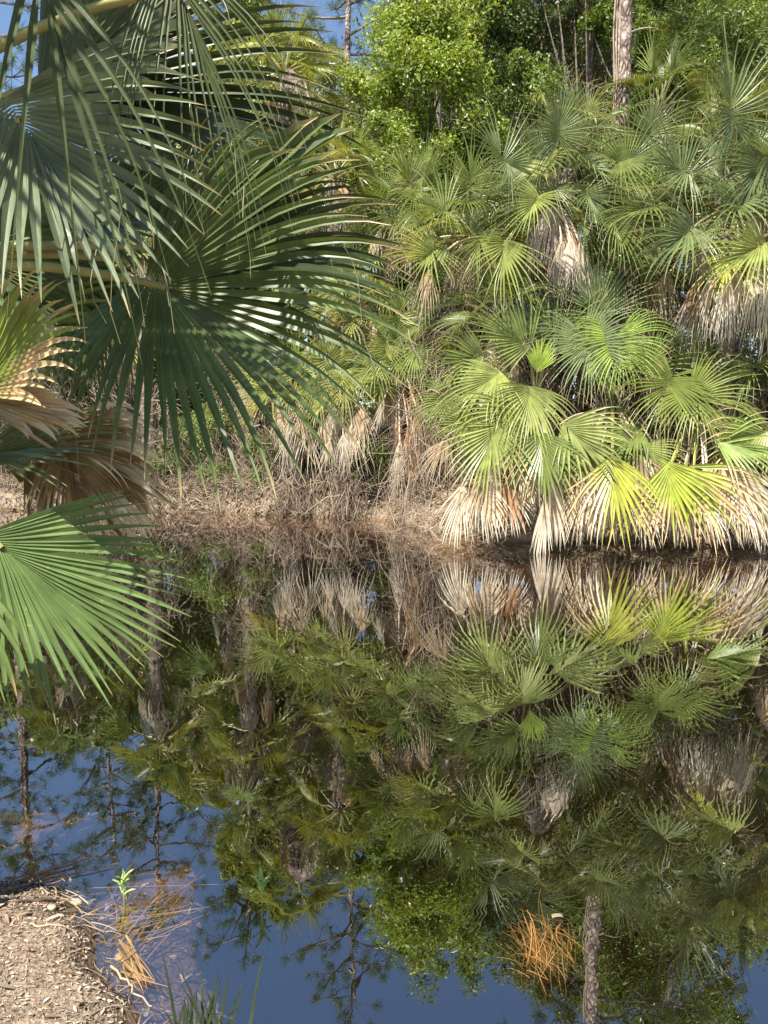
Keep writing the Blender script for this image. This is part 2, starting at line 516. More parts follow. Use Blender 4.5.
# ------------------------------------------------------------------ palm fronds
def frond_geo(mb, H, m, n, L, spread, nseg, droop=0.8, fold=0.25, split=0.5, seed=0, costa=0.22, K=8, wf=1.0, wild=0.05,
              tip=0.12, brownside=None, pleat=0.75, asym=0.0, curl=0.0, threads=0, lencurve=0.3, gap=0.0):
    rng = np.random.default_rng(seed)
    m = nrm(m)
    n = nrm(n - np.dot(n, m) * m)
    b = np.cross(n, m)
    th = np.linspace(-spread, spread, nseg)
    q = np.abs(th) / spread
    if gap:
        keep = rng.random(nseg) > gap
        th, q = th[keep], q[keep]
    S = len(th)
    thj = th + rng.normal(0, 0.012, S)
    fo = fold + asym * np.sign(th)
    fold = fo[:, None]
    d0 = nrm(np.cos(thj)[:, None] * m + np.sin(thj)[:, None] * b + fold * np.abs(np.sin(thj))[:, None] * n)
    e0 = nrm(-np.sin(thj)[:, None] * m + np.cos(thj)[:, None] * b + fold * (np.sign(thj) * np.cos(thj))[:, None] * n)
    cl = L * costa * (1 - q) ** 1.3
    base = np.asarray(H) + m * cl[:, None] - np.outer((1 - q) ** 2 * L * costa * 0.15, n)
    Ls = (L - cl) * (1 - lencurve * q ** 2) * rng.uniform(0.9, 1.06, S)
    s = np.linspace(0, 1, K)
    dr = droop * rng.uniform(0.75, 1.25, S)
    aft = np.clip(s - split, 0, 1) / (1 - split)
    wob = rng.normal(0, wild, (S, 3))
    wob2 = rng.normal(0, wild * 1.6, (S, 3))
    d = d0[:, None, :] - UP * (droop * 0.25 * s ** 2)[None, :, None] - UP * (dr[:, None] * aft[None, :] ** 1.5)[..., None] \
        + wob[:, None, :] * aft[None, :, None] + wob2[:, None, :] * (aft ** 3)[None, :, None]
    if curl:
        d = d + (-UP) * (curl * s ** 1.2)[None, :, None]
    d = nrm(d)
    step = Ls[:, None] / (K - 1)
    pos = base[:, None, :] + np.concatenate([np.zeros((S, 1, 3)), np.cumsum((d[:, 1:] + d[:, :-1]) * 0.5 * step[..., None], 1)], 1)
    side = e0[:, None, :] - np.sum(e0[:, None, :] * d, -1, keepdims=True) * d
    side = nrm(side)
    up = np.cross(d, side)
    tw = rng.normal(0, 0.5, S)[:, None] * aft[None, :]
    side2 = side * np.cos(tw)[..., None] + up * np.sin(tw)[..., None]
    up2 = np.cross(d, side2)
    hw = math.tan(spread / max(nseg - 1, 1)) * 1.04
    # spacing comes from the angle and, along the costa, from the shift of the bases
    wspl = Ls * split * hw + L * costa * 1.2 / nseg
    w_in = (Ls[:, None] * s[None, :] * hw + (L * costa * 1.2 / nseg) * np.minimum(1, s[None, :] * 4 + 0.3))
    w_out = wspl[:, None] * (1 - aft[None, :]) ** 0.75
    nar = 1 - (1 - wf) * np.clip((s - split * .45) / (split * .55 + .12), 0, 1)
    w = np.where(s[None, :] <= split, w_in, w_out) * nar[None, :]
    w = np.maximum(w, 0.0008 * L)
    Lf = pos - side2 * w[..., None] + up2 * (w * pleat)[..., None]
    Rt = pos + side2 * w[..., None] + up2 * (w * pleat)[..., None]
    V = np.stack([Lf, pos, Rt], 2)                  # S,K,3,3
    idx = np.arange(S * K * 3).reshape(S, K, 3)
    f1 = np.stack([idx[:, :-1, 0], idx[:, :-1, 1], idx[:, 1:, 1], idx[:, 1:, 0]], -1)
    f2 = np.stack([idx[:, :-1, 1], idx[:, :-1, 2], idx[:, 1:, 2], idx[:, 1:, 1]], -1)
    rr = np.clip(0.5 + rng.normal(0, 0.13, S)[:, None, None] + np.array([-0.08, 0.2, -0.08])[None, None, :] + 0 * V[..., 0], 0, 1)
    br = np.clip((s[None, :] - (1 - tip * rng.uniform(0.3, 2.2, S)[:, None])) / (0.08 + tip * 0.6), 0, 1)
    if brownside is not None:
        lo, hi, f = brownside
        sel = ((th >= lo) & (th <= hi) & (rng.random(S) < f)).astype(float)
        br = np.maximum(br, sel[:, None] * np.clip((s[None, :] - 0.3) * 4, 0, 1))
    br = np.repeat(br[:, :, None], 3, 2)
    mb.add(V.reshape(-1, 3), np.concatenate([f1.reshape(-1, 4), f2.reshape(-1, 4)]), 0, rr.ravel(), br.ravel(), (w[:, :, None] / w.max() * np.array([-1., 0., 1.])[None, None, :]).ravel())
    for _ in range(threads):
        i = rng.integers(0, S)
        k = rng.integers(int(K * split), K - 1)
        p0 = pos[i, k]
        ln = rng.uniform(0.06, 0.28) * L
        t = np.linspace(0, 1, 7)
        q_ = p0 + np.outer(t, d[i, k] * ln * 0.4) + np.outer(t ** 2, -UP * ln) + np.outer(np.sin(t * 5 + rng.uniform(0, 6)) * t, rng.normal(0, 0.12 * ln, 3))
        ww = np.array([1, 0, 0]) * 0.0006
        Vv = np.stack([q_ - ww, q_ + ww], 1).reshape(-1, 3)
        kk = np.arange(6) * 2
        mb.add(Vv, np.stack([kk, kk + 1, kk + 3, kk + 2], -1), 0, 0.8, 0.3)
    return pos


def petiole_pts(C, H, m, arch=0.18):
    C, H = np.asarray(C, float), np.asarray(H, float)
    ln = np.linalg.norm(H - C)
    c = (C + H) / 2 + UP * ln * arch
    return bez(C, c, H + nrm(m) * ln * 0.06, 9)


GREEN = (0.135, 0.170, 0.045)
LIME = (0.215, 0.250, 0.070)
DEEP = (0.075, 0.100, 0.032)
BLUE = (0.130, 0.165, 0.068)
YELL = (0.29, 0.30, 0.05)
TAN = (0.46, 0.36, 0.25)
GREY = (0.44, 0.385, 0.31)
RUST = (0.36, 0.215, 0.12)
BROWN = (0.26, 0.18, 0.10)


def jit(c, rng, a=0.16):
    k = 1 + rng.uniform(-a, a)
    return tuple(max(0.0, v * k * (1 + rng.uniform(-a * 0.4, a * 0.4))) for v in c)


def add_frond(root, C, H, m, n, L, color, dead=False, big=False, label=None, **kw):
    mb = MB()
    frond_geo(mb, H, m, n, L, **kw)
    pr = 0.011 * L / 0.9 + 0.003
    pts = petiole_pts(C, H, m)
    mat = [M_DEAD if dead else M_LEAF]
    col = color
    if big:
        o = mb.build('dead_frond' if dead else 'frond', mat, root, col, origin=H)
        pb = MB()
        tube(pb, pts, np.linspace(pr * 1.7, pr * 0.8, 9), 8, 0, 0.7, 0.25)
        pt = pb.build('petiole', mat, o, (0.24, 0.25, 0.07) if not dead else BROWN, origin=C, smooth=True)
        pt.location = np.array(C) - np.array(H)
    else:
        tube(mb, pts, np.linspace(pr * 1.8, pr * 0.8, 9), 5, 0, 0.75, 0.3)
        o = mb.build('dead_frond' if dead else 'frond', mat, root, col, origin=H)
    if label:
        o['label'] = label
    return o


def screen_dirs(phi, toward, H, facing_up=0.5, roll=0.0):
    a = math.radians(phi)
    m = nrm(np.array([math.cos(a), -toward, math.sin(a)]))
    n = np.array([roll, -1.0, facing_up])
    return m, n


def hand(root, C, px, py, D, phi, Lpx, spread, color, toward=0.25, fu=0.5, roll=0.0, nseg=None, seed=None, **kw):
    H = P(px, py, D)
    m, n = screen_dirs(phi, toward, H, fu, roll)
    L = Lpx / FPX * D
    sp = math.radians(spread)
    if nseg is None:
        nseg = max(14, int(spread * 2 / 5.2))
    if not kw.get('big'):
        kw.setdefault('wf', .56)
        kw.setdefault('split', .4)
        kw.setdefault('wild', .14)
        kw.setdefault('gap', .07)
        kw.setdefault('asym', ((int(px) * 37) % 11 - 5) * .07)
    seed = int(px * 13 + py * 7 + phi) & 0xffff if seed is None else seed
    return add_frond(root, C, H, m, n, L, color, spread=sp, nseg=nseg, seed=seed, **kw)


def palm_trunk(root, C, base, r, seed, boots=60):
    rng = np.random.default_rng(seed)
    base = np.asarray(base, float)
    C = np.asarray(C, float)
    ln = np.linalg.norm(C - base)
    k = max(8, int(ln / 0.06))
    c = (base + C) / 2 + np.array([rng.uniform(-.06, .06) * ln, rng.uniform(-.04, .04) * ln, 0])
    pts = bez(base - UP * 0.15, c, C, k)
    mb = MB()
    tube(mb, pts, np.linspace(r * 1.25, r * 0.95, k) * (1 + 0.05 * np.sin(np.arange(k) * 1.9)), 16, 0, rough=0.05, rng=rng)
    # the split leaf bases left on the trunk
    for i in range(boots):
        t = i / boots
        p0 = pts[int((0.1 + 0.9 * t) * (k - 1))]
        az = i * 2.39996 + rng.uniform(-.2, .2)
        out = np.array([math.cos(az), math.sin(az), 0])
        sd = np.array([-math.sin(az), math.cos(az), 0])
        l_ = r * rng.uniform(1.3, 2.1)
        a = p0 + out * r * 0.9
        tip = a + out * l_ * 0.55 + UP * l_
        for sgn in (-1, 1):
            q = a + sd * sgn * r * 0.28
            tt = tip + sd * sgn * r * 0.34
            Vv = [q - sd * r * .12, q + sd * r * .12, tt + sd * r * .07, tt - sd * r * .07]
            Vo = [v + out * r * 0.09 for v in Vv]
            mb.add(Vv + Vo, [(0, 1, 2, 3), (7, 6, 5, 4), (0, 4, 5, 1), (1, 5, 6, 2), (2, 6, 7, 3), (3, 7, 4, 0)])
    return mb.build('trunk', M_PALMBARK, root, origin=base)


def auto_palm(C, L, n_live, n_dead, seed, label, tall=True, green=GREEN, group='cabbage palms on the far bank', lean=(0, 0), pet=0.85,
              deadcol=GREY, nseg=36, elmin=-35, faceward=0.0, root=None, K=7, shag=0):
    rng = np.random.default_rng(seed)
    C = np.asarray(C, float)
    bx, by = C[0] + lean[0], C[1] + lean[1] + 0.1
    base = np.array([bx, by, float(gheight(bx, by))])
    if root is None:
        root = empty('cabbage_palm', base, label, 'palm', group)
    palm_trunk(root, C, base, 0.14 * (L / 0.85) ** 0.5, seed, 40)
    for i in range(n_live):
        t = (i + 0.5) / n_live
        el = math.radians(82 - (82 - elmin) * t ** 1.05 + rng.uniform(-7, 7))
        az = i * 2.39996 + rng.uniform(-.3, .3) + seed
        dr = np.array([math.cos(az) * math.cos(el), math.sin(az) * math.cos(el), math.sin(el)])
        pl = pet * L * rng.uniform(0.8, 1.15) * (0.75 + 0.3 * t)
        H = C + dr * pl
        if el > math.radians(55):
            m = nrm(dr + rng.normal(0, .12, 3))
            n = np.array([rng.normal(0, 1), rng.normal(-.6, .6), 0.2])
            sp, drp, fo = math.radians(rng.uniform(60, 95)), 0.35, 0.45
        else:
            dwn = rng.uniform(0.35, 0.95)
            m = nrm(dr * np.array([1, 1, .6]) - UP * dwn + rng.normal(0, .12, 3))
            n = dr + UP * 1.1 + rng.normal(0, .18, 3)
            sp, drp, fo = math.radians(rng.uniform(95, 150)), rng.uniform(0.5, 1.3), rng.uniform(0.1, 0.7)
        col = jit(green, rng)
        if rng.random() < 0.2:
            col = jit(LIME, rng)
        tip = 0.08
        if t > 0.85 and rng.random() < 0.35:
            col, tip = jit((0.28, 0.28, 0.05), rng), 0.4
        add_frond(root, C, H, m, n, L * rng.uniform(0.82, 1.08), col, spread=sp, nseg=nseg, droop=drp, fold=fo, split=rng.uniform(.25, .4), seed=seed * 100 + i, K=K, wild=rng.uniform(.08, .2),
                  tip=tip, wf=.5, pleat=.9, asym=rng.uniform(-.45, .45), gap=rng.uniform(0, .22))
    for i in range(n_dead):
        az = i * 2.39996 + rng.uniform(-.5, .5)
        if faceward and rng.random() < faceward:
            az = -math.pi / 2 + rng.uniform(-1.1, 1.1)
        out = np.array([math.cos(az), math.sin(az), 0])
        H = C + out * L * rng.uniform(.25, .5) - UP * L * rng.uniform(0.05, 0.6)
        m = nrm(-UP + out * rng.uniform(0.05, 0.45))
        n = out + UP * 0.2 + rng.normal(0, .25, 3)
        col = jit(deadcol if rng.random() < .65 else TAN, rng, 0.2)
        add_frond(root, C, H, m, n, L * rng.uniform(0.75, 1.0), col, dead=True, spread=math.radians(rng.uniform(28, 60)), nseg=int(nseg * 0.9), droop=1.5, fold=-0.3, split=0.25,
                  seed=seed * 100 + 60 + i, K=K, wild=0.16, tip=0.3, wf=0.75, curl=0.6, label='withered grey frond hanging against the trunk', gap=0.1)
    return root


# ---- palms of the upper tier on the right
upper = []
upper += [auto_palm(P(556, 205, 11.6), 0.92, 22, 11, 11, 'tall cabbage palm below the thick pine trunk with a pale narrow skirt', green=BLUE, faceward=0.7)]
upper += [auto_palm(P(738, 215, 10.9), 1.0, 24, 13, 12, 'large cabbage palm at the right edge with a wide grey skirt over the water', green=BLUE, faceward=0.7)]
upper += [auto_palm(P(468, 238, 12.2), 0.85, 19, 10, 13, 'cabbage palm with a brown shaggy skirt above the left end of the waterside clump', green=GREEN, faceward=0.6, deadcol=TAN)]
upper += [auto_palm(P(640, 225, 12.4), 0.9, 19, 7, 14, 'cabbage palm right of the pine trunk between the two skirted palms', green=BLUE, faceward=0.5)]
auto_palm(P(722, 150, 13.4), 0.95, 18, 4, 15, 'highest cabbage palm at upper right below the bright pine boughs', green=GREEN)
auto_palm(P(800, 330, 10.6), 0.9, 14, 9, 16, 'palm half outside the photo at the right edge with hanging grey straps', green=GREEN, faceward=0.5)
# ---- small palms on the left part of the bank
small = []
small += [auto_palm(P(292, 398, 13.9), 0.72, 13, 9, 21, 'small palm with grey skirt on the earth bank, leftmost of the three', green=LIME, faceward=0.8, nseg=32)]
small += [auto_palm(P(342, 392, 13.5), 0.72, 14, 9, 22, 'small palm with straw coloured skirt, middle of the three on the earth bank', green=LIME, faceward=0.8, nseg=32)]
small += [auto_palm(P(398, 372, 13.2), 0.8, 15, 10, 23, 'palm draped in reddish brown dead fronds where the bank turns', green=GREEN, faceward=0.8, deadcol=BROWN, nseg=32)]
# ---- palms behind
auto_palm(P(385, 285, 15.0), 0.85, 17, 5, 24, 'cabbage palm below the bright leafy tree', green=LIME, nseg=30)
auto_palm(P(300, 235, 16.0), 0.95, 19, 6, 25, 'cabbage palm seen through the near fronds above the earth bank', green=LIME, nseg=30)
auto_palm(P(285, 75, 17.5), 1.05, 19, 6, 26, 'tall cabbage palm with a yellow heart behind the near fronds', green=LIME, nseg=30)
auto_palm(P(225, 330, 16.0), 0.9, 16, 6, 27, 'palm left of the earth bank behind the near fan', green=GREEN, nseg=30)
auto_palm(P(120, 330, 16.5), 0.95, 16, 8, 28, 'grey skirted palm standing behind the near brown frond', green=GREEN, nseg=30)
auto_palm(P(30, 340, 16.0), 0.95, 16, 8, 29, 'grey skirted palm at the left edge of the far bank', green=GREEN, nseg=30)
auto_palm(P(-70, 330, 15.0), 0.9, 12, 5, 30, 'far bank palm just outside the left edge of the photo', green=GREEN, nseg=32)
auto_palm(P(180, 215, 18.0), 0.9, 15, 4, 31, 'pale cabbage palm glimpsed between the near fans at upper left', green=LIME, nseg=32)
auto_palm(P(335, 180, 15.2), .9, 17, 7, 81, 'tall pale palm just below the second pine trunk', green=LIME, nseg=30)
auto_palm(P(235, 190, 15.4), .9, 17, 7, 82, 'tall palm behind the middle near fan', green=GREEN, nseg=30)
auto_palm(P(145, 255, 15.8), .9, 17, 8, 83, 'tall palm behind the silvery near fan', green=GREEN, nseg=30)
auto_palm(P(50, 285, 16.0), .9, 17, 8, 84, 'tall palm at the left edge mirrored beside the blue patch', green=GREEN, nseg=30)
auto_palm(P(395, 225, 14.6), .85, 16, 6, 85, 'tall palm in front of the lower bright leafy tree', green=GREEN, nseg=30)
auto_palm(P(420, 215, 14.2), .85, 17, 4, 32, 'cabbage palm between the bright leafy tree and the brown skirted palm', green=GREEN, nseg=30)
auto_palm(P(572, 150, 14.2), .85, 15, 2, 33, 'cabbage palm hugging the left side of the thick pine', green=BLUE, nseg=30)
auto_palm(P(350, 310, 14.4), .8, 16, 5, 34, 'cabbage palm above the middle of the three small palms', green=LIME, nseg=30)
auto_palm(P(245, 270, 15.2), .85, 16, 5, 35, 'pale palm hidden by the lower tips of the near fan', green=LIME, nseg=30)
auto_palm(P(455, 325, 12.8), .75, 14, 5, 36, 'low palm in the shade where the bank turns', green=GREEN, nseg=30)
auto_palm(P(790, 130, 12.2), .95, 15, 5, 37, 'tall palm cut by the right edge above the wide grey skirt', green=BLUE, nseg=30)
auto_palm(P(660, 110, 14.6), .9, 15, 3, 38, 'cabbage palm right of the thick pine trunk under bright pine boughs', green=GREEN, nseg=30)

# ---- the clump that leans over the water on the right: three palms with fronds placed one by one
def clump_root(C, base, label):
    base = np.array([base[0], base[1], float(gheight(base[0], base[1]))])
    return empty('cabbage_palm', base, label, 'palm', 'cabbage palms on the far bank'), base


C1 = P(535, 412, 10.75)
r1, b1 = clump_root(C1, (C1[0] + .1, 10.95), 'waterside palm with tan dead fans dipping to the water, leftmost of the low clump')
palm_trunk(r1, C1, b1, 0.15, 101)
h1 = [
    # px py D phi L spread color kwargs
    (531, 345, 10.5, 150, 82, 75, GREEN, dict(toward=.1, droop=.5)),
    (484, 356, 10.3, 186, 66, 62, GREEN, dict(toward=.3, droop=.9)),
    (500, 372, 10.1, 215, 80, 70, LIME, dict(toward=.3, droop=.8)),
    (537, 372, 10.2, 80, 34, 45, (0.25, 0.33, 0.05), dict(toward=.1, droop=.1, split=.75, fold=.5)),
    (528, 386, 9.9, 268, 84, 78, LIME, dict(toward=.5, droop=.9)),
    (563, 424, 9.75, 318, 82, 62, (0.19, 0.22, 0.065), dict(toward=.4, droop=.6, split=.5)),
    (474, 420, 9.9, 196, 58, 70, GREEN, dict(toward=.4, droop=.9)),
    (496, 424, 9.7, 246, 88, 66, LIME, dict(toward=.4, droop=.7, tip=.2)),
    (540, 432, 9.7, 272, 90, 62, GREEN, dict(toward=.4, droop=.8, tip=.2)),
    (455, 395, 10.3, 205, 58, 70, GREEN, dict(toward=.3, droop=1.)),
    (512, 405, 9.85, 232, 90, 70, LIME, dict(toward=.4, droop=.8)),
    (548, 352, 10.9, 60, 80, 70, GREEN, dict(toward=.0, droop=.5)),
]
for a in h1:
    hand(r1, C1, *a[:7], **a[7])
hd1 = [
    (462, 484, 9.75, 262, 68, 34, (0.55, 0.47, 0.37), dict(toward=.25)),
    (478, 476, 9.7, 285, 68, 36, TAN, dict(toward=.3)),
    (505, 486, 9.65, 280, 56, 46, RUST, dict(toward=.3)),
    (520, 462, 9.75, 290, 52, 34, (0.5, 0.36, 0.24), dict(toward=.3)),
    (545, 496, 9.6, 264, 68, 17, (0.58, 0.5, 0.4), dict(toward=.15)),
    (552, 478, 9.75, 276, 72, 16, (0.54, 0.46, 0.36), dict(toward=.15)),
]
for a in hd1:
    hand(r1, C1, *a[:7], dead=True, droop=.7, split=.35, wild=.07, tip=.35, wf=.9, fold=.1, nseg=20, label='withered tan frond dipping to the water', **a[7])

C2 = P(612, 402, 10.9)
r2, b2 = clump_root(C2, (C2[0], 11.15), 'waterside palm with one bright yellow frond, middle of the low clump')
palm_trunk(r2, C2, b2, 0.15, 102)
h2 = [
    (585, 337, 10.3, 285, 74, 158, BLUE, dict(toward=.35, droop=.7, fu=.2)),
    (618, 335, 10.2, 275, 66, 140, (0.2, 0.28, 0.05), dict(toward=.35, droop=.8, fu=.25)),
    (600, 318, 10.9, 100, 80, 85, BLUE, dict(toward=.0, droop=.4)),
    (640, 372, 10.6, 60, 70, 85, GREEN, dict(toward=.1, droop=.5)),
    (612, 456, 9.55, 268, 98, 50, YELL, dict(toward=.35, droop=.5, tip=.12, brownside=(-.9, -.25, .8))),
    (630, 446, 9.9, 250, 72, 70, GREEN, dict(toward=.35, droop=.8)),
    (598, 440, 9.8, 230, 70, 62, LIME, dict(toward=.35, droop=.8)),
    (642, 445, 9.9, 300, 60, 75, LIME, dict(toward=.4, droop=.9)),
    (560, 330, 11.0, 150, 80, 85, BLUE, dict(toward=.1, droop=.7)),
]
for a in h2:
    o = hand(r2, C2, *a[:7], **a[7])
    if a[6] == YELL:
        o['label'] = 'bright yellow frond with brown tips'
for a in [
    (586, 474, 9.75, 258, 74, 34, TAN, dict(toward=.25)),
    (598, 470, 9.7, 262, 70, 30, (0.5, 0.42, 0.33), dict(toward=.3)),
    (636, 482, 9.6, 285, 70, 34, TAN, dict(toward=.25)),
    (572, 470, 9.9, 250, 60, 34, (0.42, 0.33, 0.25), dict(toward=.2)),
    (640, 455, 9.85, 285, 66, 40, (0.48, 0.33, 0.2), dict(toward=.2)),
]:
    hand(r2, C2, *a[:7], dead=True, droop=.8, split=.35, wild=.1, tip=.35, wf=.85, fold=.1, nseg=22, label='withered tan frond hanging over the water', **a[7])

C3 = P(700, 420, 10.7)
r3, b3 = clump_root(C3, (C3[0] + .1, 10.85), 'waterside palm with bleached dead fans, rightmost of the low clump')
palm_trunk(r3, C3, b3, 0.15, 103)
h3 = [
    (689, 390, 10.0, 312, 74, 125, (0.15, 0.18, 0.038), dict(toward=.35, droop=.6, fu=.25)),
    (672, 376, 10.05, 245, 78, 130, (0.14, 0.175, 0.034), dict(toward=.35, droop=.7, fu=.25)),
    (690, 372, 10.6, 85, 60, 80, GREEN, dict(toward=.0, droop=.4)),
    (668, 462, 9.6, 275, 92, 55, (0.25, 0.29, 0.045), dict(toward=.35, droop=.5, tip=.3, brownside=(-.6, .1, .7))),
    (690, 466, 9.6, 300, 94, 55, (0.26, 0.3, 0.05), dict(toward=.35, droop=.7, tip=.4)),
    (716, 440, 9.7, 345, 84, 62, (0.17, 0.23, 0.05), dict(toward=.3, droop=1., tip=.25)),
    (640, 430, 9.9, 215, 60, 62, GREEN, dict(toward=.3, droop=.9)),
    (770, 430, 9.8, 200, 90, 60, LIME, dict(toward=.2, droop=.9, tip=.3)),
    (755, 470, 9.6, 260, 70, 60, LIME, dict(toward=.3, droop=.8, tip=.35)),
]
for a in h3:
    hand(r3, C3, *a[:7], **a[7])
for a in [
    (705, 468, 9.65, 292, 84, 42, (0.52, 0.44, 0.34), dict(toward=.3)),
    (722, 462, 9.6, 305, 92, 42, (0.47, 0.36, 0.26), dict(toward=.3)),
    (735, 480, 9.55, 295, 74, 44, (0.6, 0.54, 0.45), dict(toward=.3)),
    (700, 498, 9.5, 318, 56, 40, (0.66, 0.62, 0.55), dict(toward=.3)),
    (765, 490, 9.6, 265, 64, 40, (0.5, 0.4, 0.3), dict(toward=.3)),
    (680, 480, 9.7, 272, 68, 34, TAN, dict(toward=.3)),
]:
    hand(r3, C3, *a[:7], dead=True, droop=.8, split=.3, wild=.12, tip=.4, wf=.85, fold=.1, nseg=22, label='withered bleached frond hanging over the water', **a[7])

# more spent fronds along the water, at random in the same three crowns
rng = np.random.default_rng(404)
for i in range(24):
    px = rng.uniform(436, 775)
    k_ = 0 if px < 565 else (1 if px < 660 else 2)
    col = [TAN, GREY, (.55, .47, .37), (.38, .27, .17), (.3, .28, .07), GREEN][rng.integers(0, 6)]
    isdead = col != GREEN and col[0] != .3
    hand((r1, r2, r3)[k_], (C1, C2, C3)[k_], px, rng.uniform(440, 490), rng.uniform(9.6, 10.2), rng.uniform(235, 310), rng.uniform(32, 70), rng.uniform(18, 60), jit(col, rng), dead=isdead,
         toward=rng.uniform(.05, .4), droop=rng.uniform(.6, 1.3), split=.25, wild=.17, tip=.3, wf=.6, fold=rng.uniform(-.2, .5), asym=rng.uniform(-.4, .4), nseg=20, gap=.12,
         label='withered tan frond hanging over the water' if isdead else None)
for k_, C_, lst in [
    (0, P(556, 205, 11.6), [(509, 165, 11.0, 130, 64, 150, BLUE), (559, 138, 11.2, 90, 58, 150, BLUE), (619, 162, 11.2, 20, 56, 140, GREEN), (539, 196, 10.9, 235, 52, 110, LIME),
                            (504, 240, 10.9, 262, 68, 70, LIME), (612, 214, 11.0, 285, 60, 75, GREEN), (586, 190, 11.0, 300, 50, 120, BLUE)]),
    (1, P(738, 215, 10.9), [(733, 122, 10.7, 100, 82, 150, BLUE), (762, 156, 10.5, 250, 74, 140, BLUE), (694, 228, 10.4, 215, 76, 80, BLUE), (766, 243, 10.2, 205, 86, 60, LIME),
                            (690, 175, 10.8, 150, 70, 130, BLUE), (655, 205, 11.0, 200, 62, 90, GREEN)]),
    (2, P(468, 238, 12.2), [(449, 212, 11.7, 165, 52, 140, GREEN), (482, 232, 11.6, 250, 50, 110, GREEN), (436, 250, 11.8, 215, 50, 110, LIME), (470, 190, 12.0, 90, 55, 120, GREEN)]),
    (3, P(640, 225, 12.4), [(648, 140, 12.0, 80, 60, 140, BLUE), (668, 190, 11.8, 330, 55, 120, GREEN), (640, 250, 11.5, 280, 60, 90, GREEN)]),
]:
    for a in lst:
        a = (a[0], a[1], a[2] - .35, a[3], a[4] * 1.15) + tuple(a[5:])
        hand(upper[k_], C_, *a, toward=.35 if a[5] < 115 else .15, droop=.55, split=.3, nseg=max(24, int(a[5] / 3.6)), wf=.5, pleat=.9, fold=.45, asym=(.25 if int(a[0]) % 2 else -.25))
for k_, C_, lst in [
    (0, P(556, 205, 11.6), [(570, 242, 10.9, 268, 62, 24, (.56, .50, .42)), (562, 240, 10.95, 262, 56, 20, GREY), (580, 242, 10.95, 276, 60, 20, (.52, .46, .38)), (571, 238, 10.8, 270, 50, 28, (.58, .52, .45))]),
    (1, P(738, 215, 10.9), [(738, 262, 10.2, 262, 82, 26, (.5, .44, .36)), (718, 268, 10.3, 258, 76, 26, GREY), (756, 262, 10.2, 268, 84, 26, (.54, .48, .4)), (700, 280, 10.5, 256, 72, 26, BROWN),
                            (770, 270, 10.1, 272, 90, 24, GREY), (728, 280, 10.1, 265, 66, 24, (.55, .5, .43)), (668, 270, 11.0, 262, 60, 30, TAN), (650, 280, 11.2, 270, 55, 30, BROWN)]),
    (2, P(468, 238, 12.2), [(474, 250, 11.6, 262, 56, 32, TAN), (488, 246, 11.5, 275, 60, 30, (.4, .32, .22)), (462, 248, 11.7, 255, 52, 30, BROWN), (430, 268, 11.9, 262, 55, 30, TAN)]),
    (3, P(640, 225, 12.4), [(640, 262, 11.6, 262, 60, 30, BROWN), (628, 250, 11.8, 275, 55, 30, GREY)]),
]:
    for a in lst:
        hand(upper[k_], C_, *a, dead=True, toward=.1, droop=.9, split=.2, nseg=26, wf=.55, fold=-.3, wild=.16, curl=.4, tip=.3, label='withered pale frond hanging in the skirt')
for k_, px, py, D, lst in [(0, 292, 398, 13.9, [(276, 386, 13.3, 200, 55, 90), (300, 372, 13.4, 100, 52, 110), (312, 388, 13.2, 300, 46, 80), (262, 372, 13.6, 160, 50, 90)]),
                           (1, 342, 392, 13.5, [(345, 380, 12.9, 265, 48, 90), (330, 362, 13.1, 120, 55, 110), (362, 372, 12.9, 330, 52, 90)]),
                           (2, 398, 372, 13.2, [(388, 345, 12.6, 250, 50, 90), (412, 350, 12.5, 300, 52, 80), (378, 366, 12.6, 215, 46, 90), (400, 320, 12.8, 90, 52, 110)])]:
    for a in lst:
        hand(small[k_], P(px, py, D), *a, jit(LIME, rng), toward=.3, droop=.8, split=.3, nseg=24, wf=.5, pleat=.9, fold=.35)
for k_, px, py, D, lst in [(0, 292, 398, 13.9, [(292, 420, 13.2), (278, 408, 13.3), (308, 426, 13.3), (286, 436, 13.2), (300, 405, 13.1)]), (1, 342, 392, 13.5, [(336, 404, 12.9), (322, 418, 13.), (352, 424, 12.9), (343, 434, 12.8), (362, 408, 12.9), (330, 440, 12.9)]),
                           (2, 398, 372, 13.2, [(384, 400, 12.5), (410, 385, 12.3), (416, 405, 12.0), (408, 425, 12.1), (400, 440, 12.4), (418, 450, 12.0), (425, 400, 12.2), (395, 425, 12.6)])]:
    for j, (a, b, d) in enumerate(lst):
        hand(small[k_], P(px, py, D), a, b, d, 250 + 37 * j % 44, 36 + 11 * j % 26, 22 + 13 * j % 30 if k_ < 2 else 18, [GREY, TAN, (.5, .43, .34)][j % 3] if k_ < 2 else [GREY, RUST, BROWN, RUST][j % 4], dead=True, toward=.2, droop=1., split=.2,
             nseg=24, wf=.5, fold=-.2, wild=.28, curl=.3, tip=.3, gap=.2, label='withered grey frond hanging in the skirt')

# fill palms behind the clump so that it stands in front of dense growth
auto_palm(P(500, 330, 11.6), 0.8, 14, 8, 41, 'cabbage palm in the shade between the low clump and the brown skirted palm', green=GREEN, faceward=.5, deadcol=BROWN)
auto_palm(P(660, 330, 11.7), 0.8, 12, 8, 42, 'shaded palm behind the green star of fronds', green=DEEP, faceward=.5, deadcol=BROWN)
auto_palm(P(850, 430, 10.2), 0.85, 12, 5, 43, 'low palm outside the right edge of the photo by the water', green=GREEN, nseg=26)

